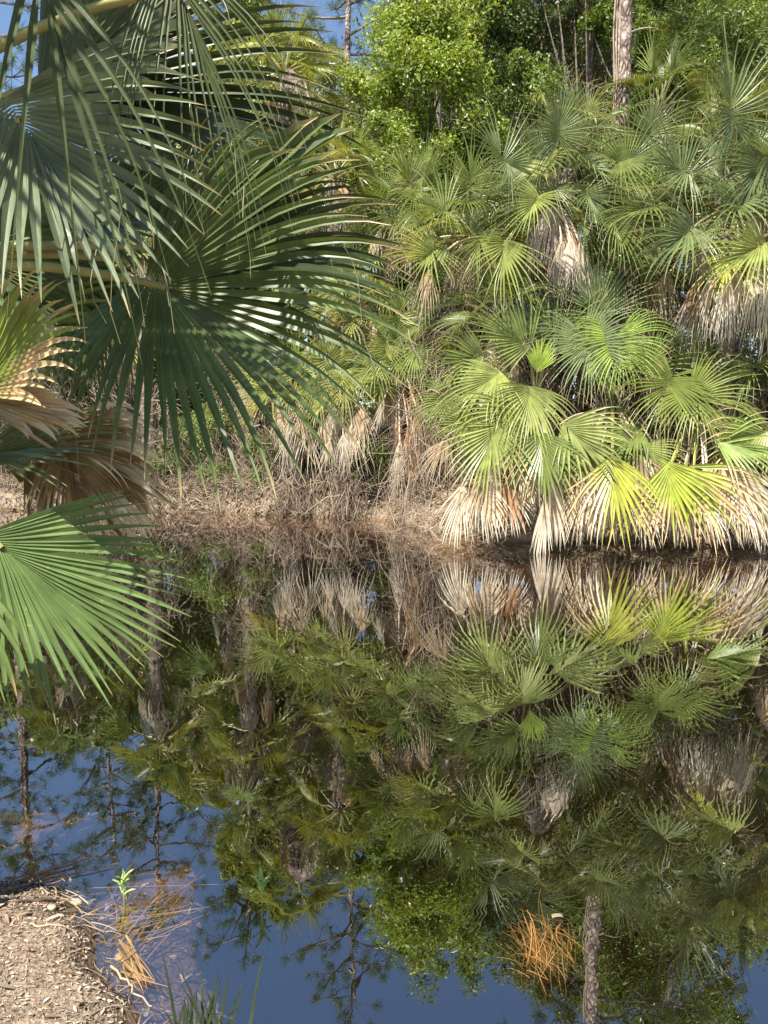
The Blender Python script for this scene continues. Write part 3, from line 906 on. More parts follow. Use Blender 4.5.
# ------------------------------------------------------------------ the near palm on the left
NC = np.array([-1.80, 1.95, 1.85])
nb = np.array([-1.85, 1.9, float(gheight(-1.85, 1.9))])
near = empty('cabbage_palm', nb, 'near cabbage palm whose big dark fans reach over the pond', 'palm')
palm_trunk(near, NC, nb, 0.17, 500, 70)
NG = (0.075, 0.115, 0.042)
nf = [
    # the large fan in front with its pale hub
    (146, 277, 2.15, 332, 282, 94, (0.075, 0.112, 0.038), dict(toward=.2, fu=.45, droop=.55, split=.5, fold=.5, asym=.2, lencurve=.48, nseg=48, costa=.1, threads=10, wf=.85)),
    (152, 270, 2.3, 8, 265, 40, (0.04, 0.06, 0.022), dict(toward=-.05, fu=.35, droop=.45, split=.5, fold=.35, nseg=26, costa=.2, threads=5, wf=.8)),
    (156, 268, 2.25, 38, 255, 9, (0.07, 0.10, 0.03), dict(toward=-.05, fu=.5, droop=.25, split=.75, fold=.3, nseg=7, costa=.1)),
    # the silvery fan at the left edge
    (6, 98, 1.7, 306, 240, 84, (0.125, 0.16, 0.09), dict(toward=.2, fu=.7, droop=.4, split=.5, fold=.25, nseg=34, threads=6, wf=.8)),
    (66, 74, 2.35, 350, 290, 40, (0.035, 0.052, 0.02), dict(toward=-.1, fu=.2, droop=.35, split=.4, fold=.4, nseg=26, threads=5, wf=.75)),  # shaded fan: base colour darkened to stand in for the shade on it
    (40, 92, 2.2, 38, 165, 46, (0.085, 0.11, 0.05), dict(toward=-.1, fu=.3, droop=.25, split=.8, fold=.2, nseg=20)),
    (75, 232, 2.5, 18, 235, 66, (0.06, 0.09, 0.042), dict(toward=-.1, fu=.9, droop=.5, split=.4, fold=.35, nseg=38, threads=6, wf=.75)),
    (-16, 535, 1.85, 325, 222, 58, (0.10, 0.15, 0.05), dict(toward=.1, fu=.7, droop=.12, split=.5, fold=.1, nseg=33, tip=.04, threads=4, wf=.85)),
    (-30, 395, 1.75, 42, 150, 46, (0.2, 0.25, 0.05), dict(toward=.1, fu=.5, droop=.5, split=.6, fold=.2, nseg=24, brownside=(-1, -.25, 1.), tip=.2)),
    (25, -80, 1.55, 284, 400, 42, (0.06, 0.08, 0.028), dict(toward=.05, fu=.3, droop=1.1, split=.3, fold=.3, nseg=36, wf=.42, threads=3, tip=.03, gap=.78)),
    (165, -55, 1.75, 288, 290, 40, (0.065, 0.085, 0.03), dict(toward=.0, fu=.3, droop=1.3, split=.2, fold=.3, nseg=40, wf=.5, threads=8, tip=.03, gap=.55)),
    (-40, 240, 2.3, 320, 210, 90, (0.075, 0.11, 0.04), dict(toward=-.1, fu=.6, droop=1.1, split=.4, fold=.3, nseg=38, threads=4, wf=.7)),
    (95, 255, 2.6, 262, 150, 60, (0.075, 0.11, 0.04), dict(toward=-.1, fu=.6, droop=1.0, split=.4, fold=.3, nseg=26, wf=.7)),
    (10, 330, 2.4, 60, 150, 70, (0.12, 0.16, 0.04), dict(toward=-.1, fu=.4, droop=.4, split=.5, fold=.2, nseg=28, wf=.8)),
    (-20, 455, 2.1, 8, 150, 36, (0.09, 0.12, 0.045), dict(toward=.0, fu=.8, droop=.3, split=.4, fold=.3, nseg=18, wf=.6)),
    (-40, 565, 1.6, 282, 160, 40, (0.12, 0.17, 0.05), dict(toward=.1, fu=.6, droop=1.2, split=.4, fold=.3, nseg=9, wf=.6)),
]
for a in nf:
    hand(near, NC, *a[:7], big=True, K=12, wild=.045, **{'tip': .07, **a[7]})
for a in [
    (-30, 398, 1.8, 348, 115, 22, (0.40, 0.29, 0.17), dict(toward=.0, fu=.9, split=.7, nseg=12, droop=.3)),
    (35, 425, 2.3, 322, 150, 55, (0.17, 0.11, 0.05), dict(toward=.0, fu=.6, split=.6, nseg=30, droop=.9)),
    (10, 470, 2.5, 350, 170, 34, (0.17, 0.11, 0.055), dict(toward=.0, fu=.6, split=.6, nseg=24, droop=.9)),
    (60, 440, 2.1, 290, 110, 50, (0.20, 0.13, 0.065), dict(toward=.0, fu=.4, split=.5, nseg=26, droop=1.1, wf=.6)),
]:
    hand(near, NC, *a[:7], dead=True, big=True, K=12, wild=.09, tip=.3, fold=.15, label='withered brown frond', **a[7])
# fronds of the same crown above and behind the frame; they shade the ones in view
rng = np.random.default_rng(77)
for i, (az, el, ln) in enumerate([(100, 74, 1.2), (40, 76, 1.3), (0, 72, 1.35), (-35, 66, 1.3), (-50, 58, 1.3), (150, 50, .9),
                                  (180, 25, .8), (-45, 80, 1.3)]):
    a, e = math.radians(az), math.radians(el)
    dr = np.array([math.cos(a) * math.cos(e), math.sin(a) * math.cos(e), math.sin(e)])
    H = NC + dr * ln
    m_ = nrm(dr * np.array([1, 1, .5]))
    add_frond(near, NC, H, m_, UP + dr * .3 + rng.normal(0, .1, 3), 0.8, jit(NG, rng), big=True, spread=math.radians(110), nseg=40, droop=.35, fold=.2, split=.5, seed=900 + i, K=9)


# ------------------------------------------------------------------ broadleaf trees, bushes, pines
def leaves(mb, centres, spreadr, n, size, rng, asp=0.5, upb=0.6, flat=1.0):
    """n leaf faces scattered round clump centres"""
    k = len(centres)
    ci = rng.integers(0, k, n)
    off = nrm(rng.normal(0, 1, (n, 3))) * (rng.random((n, 1)) ** 0.6) * np.asarray(spreadr)[ci][:, None]
    off[:, 2] *= flat
    c = centres[ci] + off
    nn = nrm(rng.normal(0, 1, (n, 3)) + np.array([0, -0.25, upb]) + nrm(off) * 0.5)
    a = nrm(np.cross(nn, rng.normal(0, 1, (n, 3))))
    b = np.cross(nn, a)
    s = size * rng.uniform(0.45, 1.45, n)[:, None]
    p0 = c - a * s
    p2 = c + a * s
    p1 = c - b * s * asp + nn * s * 0.15
    p3 = c + b * s * asp + nn * s * 0.15
    V = np.stack([p0, p1, p2, p3], 1).reshape(-1, 3)
    F = np.arange(n * 4).reshape(-1, 4)
    rc = rng.uniform(0.25, 0.8, k)
    rr = np.clip(rc[ci] + rng.normal(0, 0.16, n), 0, 1)
    mb.add(V, F, 0, np.repeat(rr, 4), np.repeat((rng.random(n) < 0.02) * 1.0, 4))


def clump_centres(C, R, k, rng, shell=0.55):
    d = nrm(rng.normal(0, 1, (k, 3)))
    r = rng.uniform(shell, 1.0, (k, 1))
    c = np.asarray(C) + d * r * np.asarray(R) * (0.8 + 0.35 * rng.random((k, 1)))
    return c


def tree(px, py, D, R, n, size, color, seed, label, name='broadleaf_tree', cat='tree', group='leafy trees behind the palms', k=54, clr=0.27, asp=.5, C=None, trunk_r=0.12):
    rng = np.random.default_rng(seed)
    C = P(px, py, D) if C is None else np.asarray(C, float)
    gz = float(gheight(C[0], C[1]))
    base = np.array([C[0] + rng.uniform(-.4, .4), C[1] + .2, gz])
    root = empty(name, base, label, cat, group)
    cen = clump_centres(C, R, k, rng)
    cen[:, 2] = np.maximum(cen[:, 2], gz + 0.2)
    mb = MB()
    top = C + np.array([0, 0, R[2] * .3])
    pts = bez(base - UP * .2, (base + top) / 2 + rng.normal(0, .25, 3), top, 12)
    tube(mb, pts, np.linspace(trunk_r, trunk_r * .25, 12), 8, 0, rough=.08, rng=rng)
    for i in range(0, k, 2):
        p0 = pts[rng.integers(3, 11)]
        mid = (p0 + cen[i]) / 2 + rng.normal(0, .15, 3)
        tube(mb, bez(p0, mid, cen[i], 6), np.linspace(trunk_r * .3, .012, 6), 5)
    mb.build('trunk', M_BARK, root, origin=base)
    mb = MB()
    sr = np.mean(R) * clr * rng.uniform(.6, 1.3, k)
    leaves(mb, cen, sr, int(n * 1.9), size * .8, rng, asp=asp)
    mb.build('crown', M_BUSH, root, color, origin=C)
    return root


BRIGHT = (0.20, 0.27, 0.045)
MID = (0.13, 0.19, 0.045)
DARKG = (0.08, 0.12, 0.035)
OLIVE = (0.14, 0.165, 0.06)
tree(432, 95, 17.0, (1.7, 1.6, 2.3), 22000, .058, BRIGHT, 1, 'bright yellow-green leafy tree left of centre with a rounded top')
tree(395, 190, 16.3, (1.3, 1.2, 1.6), 12000, .055, (0.17, .235, .045), 2, 'lower bright leafy tree beside the rounded bright one')
tree(520, 150, 18.0, (1.8, 1.4, 1.9), 14000, .06, MID, 3, 'mid green leafy tree just left of the pine trunk')
tree(545, 30, 23.0, (2.4, 2.0, 3.0), 16000, .055, OLIVE, 4, 'greyish fine leaved tree high behind the pine trunk', k=60)
tree(490, 40, 22.0, (2.0, 1.6, 2.2), 13000, .06, (0.08, .13, .04), 5, 'shaded green tree right of the rounded bright tree top')
tree(668, 130, 16.0, (1.4, 1.2, 1.9), 13000, .055, (0.14, .21, .035), 6, 'bright leafy tree right of the pine trunk')
tree(740, 60, 18.0, (2.0, 1.6, 2.4), 16000, .06, MID, 7, 'green leafy tree in the upper right corner')
tree(650, 20, 20.0, (1.6, 1.4, 2.0), 12000, .06, (0.12, .19, .035), 8, 'leafy tree with its top out of the photo right of the pine trunk')
tree(300, 150, 21.0, (2.2, 1.6, 2.2), 13000, .07, OLIVE, 9, 'loose olive green tree behind the yellow hearted palm')
tree(180, 180, 24.0, (1.8, 1.4, 1.5), 11000, .08, (0.2, .24, .04), 10, 'yellow-green tree showing between the near fans')
tree(60, 225, 25.0, (1.8, 1.4, 1.4), 11000, .08, (0.16, .21, .045), 11, 'yellow-green tree in the upper left behind the near palm')
tree(600, 250, 14.5, (2.2, 1.0, 1.8), 12000, .05, (0.10, .16, .035), 12, 'leafy thicket tree hugging the foot of the pine')
tree(430, 330, 15.0, (1.5, 1.0, 1.5), 9000, .05, (0.09, .14, .035), 13, 'dark leafy tree in the gap where the bank turns')
tree(780, 230, 15.5, (2.0, 1.2, 2.4), 12000, .055, MID, 14, 'leafy tree behind the large skirted palm at the right edge')
tree(452, -20, 21.0, (1.7, 1.4, 1.8), 12000, .06, MID, 15, 'tall tree rising out of the photo above the rounded bright tree')
tree(590, -50, 21.0, (2.2, 1.6, 2.2), 14000, .06, OLIVE, 16, 'tall tree rising out of the photo behind the thick pine')
tree(720, -70, 19.0, (2.2, 1.6, 2.2), 14000, .06, MID, 17, 'tall tree rising out of the photo at upper right')
tree(250, 60, 22.0, (1.5, 1.2, 1.5), 12000, .07, (0.21, .26, .05), 18, 'sunny yellow-green tree right of the near silvery fan')
# deeper rows that close the view
rows = [(-190, 300, 24, 2.6, 'dense tree of the deep row beyond the left edge'), (-60, 310, 22, 2.3, 'dense tree of the deep row at the left edge'),
        (40, 300, 23, 2.3, 'dense tree of the deep row behind the leftmost skirted palm'), (130, 290, 24, 2.4, 'dense tree of the deep row behind the near fan'),
        (230, 240, 23, 2.6, 'dense tree of the deep row left of the tall yellow hearted palm'), (320, 180, 26, 3.6, 'dense tree of the deep row behind the second pine trunk'),
        (420, 150, 27, 3.8, 'dense tree of the deep row hidden by the rounded bright tree'), (540, 120, 28, 4.2, 'dense tree of the deep row behind the sky gap'),
        (640, 60, 27, 4.4, 'dense tree of the deep row right behind the pine'), (740, 70, 25, 4.2, 'dense tree of the deep row in the upper right'),
        (860, 80, 24, 4.2, 'dense tree of the deep row beyond the right edge')]
for i, (px, py, D, r, lab) in enumerate(rows):
    tree(px, py, D, (r, r * .7, r * .95), 11000, .10, [MID, DARKG, OLIVE][i % 3], 60 + i, lab, k=60, clr=.4)

# bushes on the bank
bushes = [
    (150, 392, 17.0, (1.7, .5, .9), 8000, .04, (0.10, .145, .04), 'wide bush closing the view between the near fan tips and the earth bank'),
    (50, 400, 17.0, (1.6, .5, .9), 7000, .04, (0.09, .13, .035), 'wide bush seen past the brown frond of the near palm'),
    (240, 395, 16.6, (1.2, .5, .9), 6000, .038, (0.12, .17, .045), 'wide bush behind the light green bush on the earth bank'),
    (305, 452, 14.5, (.55, .25, .3), 2600, .024, (0.05, .07, .025), 'shrub coloured dark as shade in the hollow behind the leftmost small trunk'),  # added shrub, shadow of the hollow put into its leaf colour
    (352, 450, 14.2, (.5, .25, .3), 2600, .024, (0.05, .07, .025), 'shrub coloured dark as shade in the hollow behind the middle small trunk'),  # likewise added, leaf colour darkened to make the hollow shadowy
    (215, 474, 14.8, (.45, .25, .22), 1800, .022, (0.14, .19, .05), 'low weeds on the earth bank right above the broad sandy boulder'),
    (262, 478, 14.4, (.3, .2, .18), 1200, .02, (0.15, .2, .05), 'small weeds on the earth bank left of the small palms'),
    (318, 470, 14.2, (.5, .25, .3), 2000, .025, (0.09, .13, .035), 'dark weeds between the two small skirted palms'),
    (365, 478, 13.6, (.3, .2, .2), 1200, .022, (0.12, .17, .045), 'weeds right of the small palms above the low stone'),
    (160, 466, 15.4, (.6, .3, .35), 2500, .028, (0.11, .16, .04), 'weeds behind the tips of the near green fan'),
    (235, 410, 15.6, (.9, .6, .7), 6000, .03, (0.17, .23, .04), 'light green bush growing at the top of the earth bank'),
    (262, 445, 15.2, (.6, .4, .35), 3000, .025, (0.15, .2, .05), 'low green bush on the earth bank left of the small palms'),
    (200, 440, 15.8, (.8, .5, .5), 4000, .03, (0.13, .19, .045), 'green bush at the left end of the earth bank'),
    (385, 455, 13.6, (.5, .35, .3), 2500, .028, (0.14, .22, .04), 'small green bush under the reddish brown palm'),
    (450, 300, 12.6, (.7, .5, .7), 4000, .03, (0.13, .19, .04), 'vine covered bush between the brown skirt and the bank turn'),
    (625, 195, 12.0, (.7, .4, .35), 2800, .03, (0.16, .24, .035), 'bright vine tangle above the pale skirt'),
    (740, 385, 11.2, (.6, .4, .5), 2600, .026, (0.14, .19, .04), 'olive bush in the shade right of the green star of fronds'),
    (100, 440, 16.5, (1.4, .6, .8), 5000, .035, (0.12, .17, .045), 'green bush behind the brown frond of the near palm'),
    (0, 440, 16.2, (1.4, .6, .8), 5000, .035, (0.12, .16, .045), 'green bush at the left edge of the far bank'),
    (320, 330, 15.4, (1.2, .6, .9), 5000, .035, (0.13, .19, .04), 'leafy bush behind the three small palms'),
    (490, 250, 13.0, (.9, .5, .8), 4500, .03, (0.12, .18, .04), 'green bush behind the brown skirted palm'),
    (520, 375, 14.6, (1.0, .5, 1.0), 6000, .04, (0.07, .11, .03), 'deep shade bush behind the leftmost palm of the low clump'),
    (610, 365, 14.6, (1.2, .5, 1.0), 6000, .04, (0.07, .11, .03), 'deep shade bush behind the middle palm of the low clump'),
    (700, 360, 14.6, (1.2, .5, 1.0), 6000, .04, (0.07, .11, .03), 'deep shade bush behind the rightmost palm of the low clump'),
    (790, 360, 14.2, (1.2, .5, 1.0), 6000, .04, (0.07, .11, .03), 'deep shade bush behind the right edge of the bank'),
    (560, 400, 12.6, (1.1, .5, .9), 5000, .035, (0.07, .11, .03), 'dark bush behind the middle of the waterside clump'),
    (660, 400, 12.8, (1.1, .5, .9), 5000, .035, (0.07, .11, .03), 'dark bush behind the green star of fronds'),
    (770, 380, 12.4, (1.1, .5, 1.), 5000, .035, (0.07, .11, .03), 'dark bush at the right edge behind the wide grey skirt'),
    (540, 290, 13.4, (1.1, .5, .9), 5000, .035, (0.09, .13, .035), 'dark bush behind the pale skirt'),
    (430, 400, 14.6, (1.3, .6, .9), 5000, .035, (0.08, .12, .035), 'dark bush behind the reddish brown palm'),
    (300, 400, 17.6, (2.0, .8, 1.3), 7000, .045, (0.09, .13, .035), 'broad bush behind the two small skirted palms'),
    (160, 345, 18.0, (1.6, .6, 1.3), 6000, .045, (0.10, .14, .035), 'broad bush closing the gap left of the earth bank'),
    (180, 370, 18.6, (2.0, .8, 1.5), 7000, .045, (0.09, .13, .035), 'broad bush behind the left end of the earth bank'),
    (60, 370, 18.2, (2.0, .8, 1.5), 7000, .045, (0.09, .13, .035), 'broad bush far behind the near brown frond'),
    (400, 320, 18.2, (2.0, .8, 1.5), 7000, .045, (0.09, .13, .035), 'broad bush behind the palm below the bright leafy tree'),
    (-60, 400, 17.2, (2.0, .8, 1.4), 6000, .045, (0.09, .13, .035), 'broad bush beyond the left edge of the far bank'),
    (670, 290, 12.6, (1.0, .5, .9), 5000, .03, (0.10, .15, .04), 'shaded green bush between the two big skirted palms'),
]
for i, (px, py, D, R, n, s, c, lab) in enumerate(bushes):
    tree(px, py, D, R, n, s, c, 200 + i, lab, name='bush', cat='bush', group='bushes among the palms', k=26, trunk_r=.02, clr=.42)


def pine(px, D, h, r, seed, label, lean=0.0, crown_from=0.55, k=26, tufts=7, color=(0.07, .11, .035), vine=False, nt_=70, x=None):
    rng = np.random.default_rng(seed)
    b = P(px, 430, D)
    b[2] = float(gheight(b[0], b[1]))
    root = empty('pine_tree', b, label, 'tree', 'pines standing above the palms')
    kk = int(h / 0.16)
    pts = bez(b - UP * .2, b + np.array([lean * .3, 0, h * .5]), b + np.array([lean, 0, h]), kk)
    mb = MB()
    rad = np.linspace(r, r * .3, kk)
    tube(mb, pts, rad, 20, 0, rough=.06, rng=rng)
    for i in range(6):          # dead snags below the crown
        t = rng.uniform(crown_from * .6, crown_from)
        p0 = pts[int(t * (kk - 1))]
        az = rng.uniform(0, 6.28)
        ln = rng.uniform(.5, 1.3)
        tip = p0 + np.array([math.cos(az) * ln, math.sin(az) * ln, rng.uniform(-.3, .3)])
        tube(mb, bez(p0, (p0 + tip) / 2 + rng.normal(0, .12, 3), tip, 6), np.linspace(.025, .006, 6), 5)
    mb.build('trunk', M_PINEBARK, root, origin=b, smooth=True)
    mbb = MB()
    mbn = MB()
    for i in range(k):
        t = crown_from + (1 - crown_from) * (i + .5) / k
        p0 = pts[min(int(t * (kk - 1)), kk - 1)]
        az = i * 2.39996 + rng.uniform(-.5, .5)
        ln = h * .16 * (1.35 - t) * rng.uniform(.6, 1.5) + .4
        tip = p0 + np.array([math.cos(az) * ln, math.sin(az) * ln, ln * rng.uniform(-.1, .5)])
        bp = bez(p0, (p0 + tip) / 2 + np.array([0, 0, ln * rng.uniform(-.25, .05)]), tip, 8)
        tube(mbb, bp, np.linspace(.045, .01, 8), 5)
        for j in range(tufts):
            c0 = bp[rng.integers(3, 8)] + rng.normal(0, .28, 3) * [1, 1, .6]
            tube(mbb, [bp[4], (bp[4] + c0) / 2 - UP * .03, c0], .008, 4)
            n = nt_
            d = nrm(rng.normal(0, 1, (n, 3)) + (tip - p0) / ln * .6 + UP * .3)
            l_ = rng.uniform(.14, .26, (n, 1))
            sd = nrm(np.cross(d, rng.normal(0, 1, (n, 3)))) * .0045
            q = c0 + rng.normal(0, .05, (n, 3))
            V = np.stack([q - sd, q + sd, q + d * l_ + sd * .4, q + d * l_ - sd * .4], 1).reshape(-1, 3)
            mbn.add(V, np.arange(n * 4).reshape(-1, 4), 0, rng.uniform(.25, .8), 0)
    mbb.build('boughs', M_BARK, root, origin=b)
    mbn.build('crown', M_NEEDLE, root, color, origin=b)
    return root, pts


mainpine, mp_pts = pine(610, 14.6, 15.5, .235, 301, 'thick pine trunk with scaly pink-grey bark and pale climbing stems', k=34, tufts=9, crown_from=.6)
pine(343, 22, 15, .16, 302, 'slim pine with the second trunk visible near the sky gap', lean=.3)
pine(150, 24, 14, .15, 303, 'slim pine mirrored in the blue patch left of the reeds', lean=-.3)
pine(232, 22, 13, .15, 304, 'slim pine mirrored just right of the floating reeds', lean=.2)
pine(8, 20, 14, .16, 305, 'slim pine mirrored at the left edge of the water', lean=-.2, crown_from=.4)
pine(430, 26, 15, .16, 306, 'tall pine behind the rounded bright tree', lean=.4, k=36, tufts=9)
pine(500, 25, 13.5, .14, 307, 'leaning pine between the bright tree and the pine trunk', lean=-.8, k=36, tufts=9)
pine(560, 27, 16, .16, 308, 'pine standing in the sky gap left of the thick trunk', lean=.2, k=34)
pine(690, 18, 9.5, .12, 309, 'young bright pine with long needles at upper right', lean=.2, k=44, tufts=12, color=(0.17, .23, .03), crown_from=.3, nt_=60)
pine(90, 27, 13, .14, 310, 'thin pine above the left reflection', lean=.3)
pine(760, 22, 14, .15, 311, 'pine beyond the upper right corner', lean=-.2)
pine(300, 27, 13, .13, 312, 'bare stemmed pine behind the second trunk', lean=-.4)
pine(-60, 24, 12, .14, 313, 'pine beyond the left edge', lean=.2)

# pale climbing stems and leaves on the pine
rng = np.random.default_rng(5)
vb = mp_pts[2].copy()
vroot = empty('climbing_vine', vb, 'pale stems climbing the left side of the thick pine trunk', 'vine')
for s_ in range(3):
    mb = MB()
    k = 60
    z = np.linspace(0.3, 11, k)
    cx = np.interp(z, mp_pts[:, 2], mp_pts[:, 0])
    cy = np.interp(z, mp_pts[:, 2], mp_pts[:, 1])
    a = math.radians(200 + s_ * 13) + .18 * np.sin(z * (1.1 + .4 * s_) + s_ * 2)
    R = .225 - z * .008 + .03 + .02 * np.sin(z * 3 + s_)
    tube(mb, np.stack([cx + np.cos(a) * R, cy + np.sin(a) * R, z], -1), .014 - .003 * s_, 6, 0, .95)
    mb.build('vine_stem', M_TWIG, vroot, origin=vb, smooth=True)
mb = MB()
zc = rng.uniform(2.0, 6.6, 46)
an = rng.uniform(math.pi * 1.0, math.pi * 2.0, 46)
rad_ = rng.uniform(.2, .42, 46)
cen = np.stack([np.interp(zc, mp_pts[:, 2], mp_pts[:, 0]) + np.cos(an) * rad_, np.interp(zc, mp_pts[:, 2], mp_pts[:, 1]) + np.sin(an) * rad_, zc], -1)
cen[:, 2] -= .3 * (rad_ > .3)
leaves(mb, cen[zc < 5.6], np.full((zc < 5.6).sum(), .16), 1500, .04, rng)
mb.build('foliage', M_BUSH, vroot, BRIGHT, origin=vb)


# ------------------------------------------------------------------ brush, roots, litter on the far bank
def brush(name, label, pts, n, ln, seed, col=(0.3, 0.2, 0.13), hang=0.5, thick=.004, mat=None, zr=(0, .6)):
    rng = np.random.default_rng(seed)
    mb = MB()
    for i in range(n):
        c = pts[rng.integers(0, len(pts))]
        p0 = np.array(c) + rng.normal(0, 1, 3) * np.array([.22, .2, 0]) + UP * rng.uniform(*zr)
        gz = float(gheight(p0[0], p0[1]))
        p0[2] = max(gz, 0) + p0[2]
        d = nrm(rng.normal(0, 1, 3) + np.array([0, -.2, -hang]))
        l_ = ln * rng.uniform(.4, 1.3)
        p2 = p0 + d * l_
        mid = (p0 + p2) / 2 + rng.normal(0, .12 * l_, 3)
        q = bez(p0, mid, p2, 6)
        q[:, 2] = np.maximum(q[:, 2], 0.01)
        tube(mb, q, np.linspace(thick * rng.uniform(.6, 1.6), thick * .3, 6), 4, 0, rng.uniform(0, 1))
    o = mb.build(name, mat or M_TWIG)
    return tag(o, label, 'brush', kind='stuff')


line = [(x, float(np.interp(x, FAR[:, 0], FAR[:, 1])) + .25, 0) for x in np.linspace(-5.2, 0.4, 24)]
brush('dry_brush', 'tangle of dry twigs and roots along the earth bank', line, 800, .4, 1, thick=.005, zr=(.1, .45))
line = [(x, float(np.interp(x, FAR[:, 0], FAR[:, 1])) + 1.1, 0) for x in np.linspace(-6, 0.8, 24)]
brush('dry_undergrowth', 'dry stems standing on the slope above the earth bank', line, 1300, .8, 2, hang=-.4, thick=.006, zr=(0, .5))
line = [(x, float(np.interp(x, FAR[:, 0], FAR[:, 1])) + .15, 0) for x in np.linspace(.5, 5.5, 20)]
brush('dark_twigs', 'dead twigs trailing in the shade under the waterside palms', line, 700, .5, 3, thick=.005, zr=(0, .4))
cs = [P(px, 430, D) * [1, 1, 0] for px, D in [(440, 12.2), (470, 12.0), (500, 11.6), (540, 11.5), (580, 11.4), (620, 11.6), (660, 11.4), (700, 11.4), (740, 11.2), (780, 11)]]
brush('hanging_straps', 'grey and brown dead straps hanging among the palms of the right bank', cs, 2600, .7, 6, hang=1.8, thick=.007, zr=(.5, 3.3))
cs = [P(px, 430, D) * [1, 1, 0] for px, D in [(20, 15.6), (60, 15.6), (110, 15.6), (160, 15.4), (230, 15.4), (270, 14.8), (320, 14.5), (370, 14.2)]]
brush('hanging_straps', 'pale dry straps and stems among the palms of the left bank', cs, 1500, .7, 7, hang=1.5, thick=.007, zr=(.3, 2.3))
cs = [P(410, 470, 12.9) * [1, 1, 0], P(420, 440, 12.6) * [1, 1, 0], P(430, 470, 12.0) * [1, 1, 0], P(425, 500, 12.4) * [1, 1, 0]]
brush('hanging_straps', 'reddish brown curtain of dead straps where the bank turns', cs, 420, .9, 4, hang=1.6, thick=.007, zr=(.4, 1.9))


line = [(x, float(np.interp(x, FAR[:, 0], FAR[:, 1])) + .12, 0) for x in np.linspace(-7.5, -1.8, 30)]
brush('exposed_roots', 'dark roots and sticks poking out of the earth bank just above the water', line, 750, .35, 19, hang=.9, thick=.011, zr=(.02, .3))
line = [(x, float(np.interp(x, FAR[:, 0], FAR[:, 1])) + .45, 0) for x in np.linspace(-8, -2.4, 30)]
brush('dry_brush', 'brown sticks and stems lying on the left part of the earth bank', line, 900, .5, 20, hang=.2, thick=.007, zr=(.02, .3))
cs = [P(px, 430, D) * [1, 1, 0] for px, D in [(285, 13.7), (300, 13.7), (335, 13.3), (350, 13.3)]]
brush('hanging_roots', 'thin roots and straps hanging in the hollow under the two small palms', cs, 420, .55, 9, hang=2.2, thick=.007, zr=(.35, .95))


def flakes(name, label, region, n, size, seed, color, cat='litter', asp=.35, lift=.006, zmin=-.03, zmax=9, z0=None):
    rng = np.random.default_rng(seed)
    xy = region(rng, n)
    z = gheight(xy[:, 0], xy[:, 1])
    ok = (z > zmin) & (z < zmax)
    xy, z = xy[ok], z[ok]
    n = len(z)
    if z0 is not None:
        z = np.full(n, z0)
    c = np.stack([xy[:, 0], xy[:, 1], z + lift + rng.uniform(0, lift * 2, n)], -1)
    nn = nrm(rng.normal(0, .35, (n, 3)) + UP)
    a = nrm(np.cross(nn, rng.normal(0, 1, (n, 3))))
    b = np.cross(nn, a)
    s = size * (.35 + 1.1 * rng.random(n) ** 2.5 * 2)[:, None]
    V = np.stack([c - a * s, c - b * s * asp + nn * s * .2, c + a * s, c + b * s * asp + nn * s * .2], 1).reshape(-1, 3)
    mb = MB()
    mb.add(V, np.arange(n * 4).reshape(-1, 4), 0, np.repeat(np.clip(rng.normal(.5, .5, n), -.4, 1.4), 4), np.repeat(rng.random(n) ** 2, 4))
    o = mb.build(name, M_DEAD, None, color)
    return tag(o, label, cat, kind='stuff')


def reg_far(rng, n):
    x = rng.uniform(-7.5, 6, n)
    y = np.interp(x, FAR[:, 0], FAR[:, 1]) + rng.random(n) ** 1.4 * 4.0 - .1
    return np.stack([x, y], -1)


def reg_near(rng, n):
    x = rng.uniform(-1.9, -.3, n)
    y = np.interp(x, NEAR[:, 0], NEAR[:, 1]) - rng.random(n) * 1.5 - .0
    return np.stack([x, y], -1)


flakes('leaf_litter', 'fallen leaves and straps covering the far bank', reg_far, 20000, .03, 1, (0.27, .19, .125))
flakes('wood_chip_litter', 'pale wood chips and dry bits covering the near bank', reg_near, 30000, .0048, 2, (0.27, .19, .145), lift=.0012, zmin=.022)
flakes('bark_bits', 'larger dry leaves and bark bits on the near bank', reg_near, 420, .011, 3, (0.22, .15, .10), lift=.003, zmin=.02)




def reg_shelf(rng, n):
    x = rng.uniform(-2.2, .3, n)
    y = np.interp(x, NEAR[:, 0], NEAR[:, 1]) + rng.random(n) ** 1.5 * .8 - .03
    return np.stack([x, y], -1)


def reg_pond(rng, n):
    x = rng.uniform(-6, 5, n)
    f = np.interp(x, FAR[:, 0], FAR[:, 1])
    nn_ = np.interp(x, NEAR[:, 0], NEAR[:, 1])
    t = rng.random(n)
    t = np.where(rng.random(n) < .6, 1 - t ** 3 * .5, t ** 2 * .5)
    return np.stack([x, nn_ + (f - nn_) * t], -1)


flakes('sunken_litter', 'brown leaves and needles lying on the bottom of the shallows by the near bank', reg_shelf, 1500, .011, 4, (0.30, .17, .07), asp=.2, zmin=-.5, zmax=-.01)
flakes('sunken_litter', 'dark leaf bits on the bottom of the shallows by the near bank', reg_shelf, 700, .016, 14, (0.10, .07, .04), asp=.45, zmin=-.5, zmax=-.01)
flakes('floating_litter', 'small bits of leaf and seed floating on the pond', reg_pond, 420, .006, 5, (0.16, .12, .07), asp=.4, zmin=-9, zmax=-.02, z0=.0, lift=.0015)
line = [(x, float(np.interp(x, NEAR[:, 0], NEAR[:, 1])) - .02, 0) for x in np.linspace(-1.5, -.6, 16)]


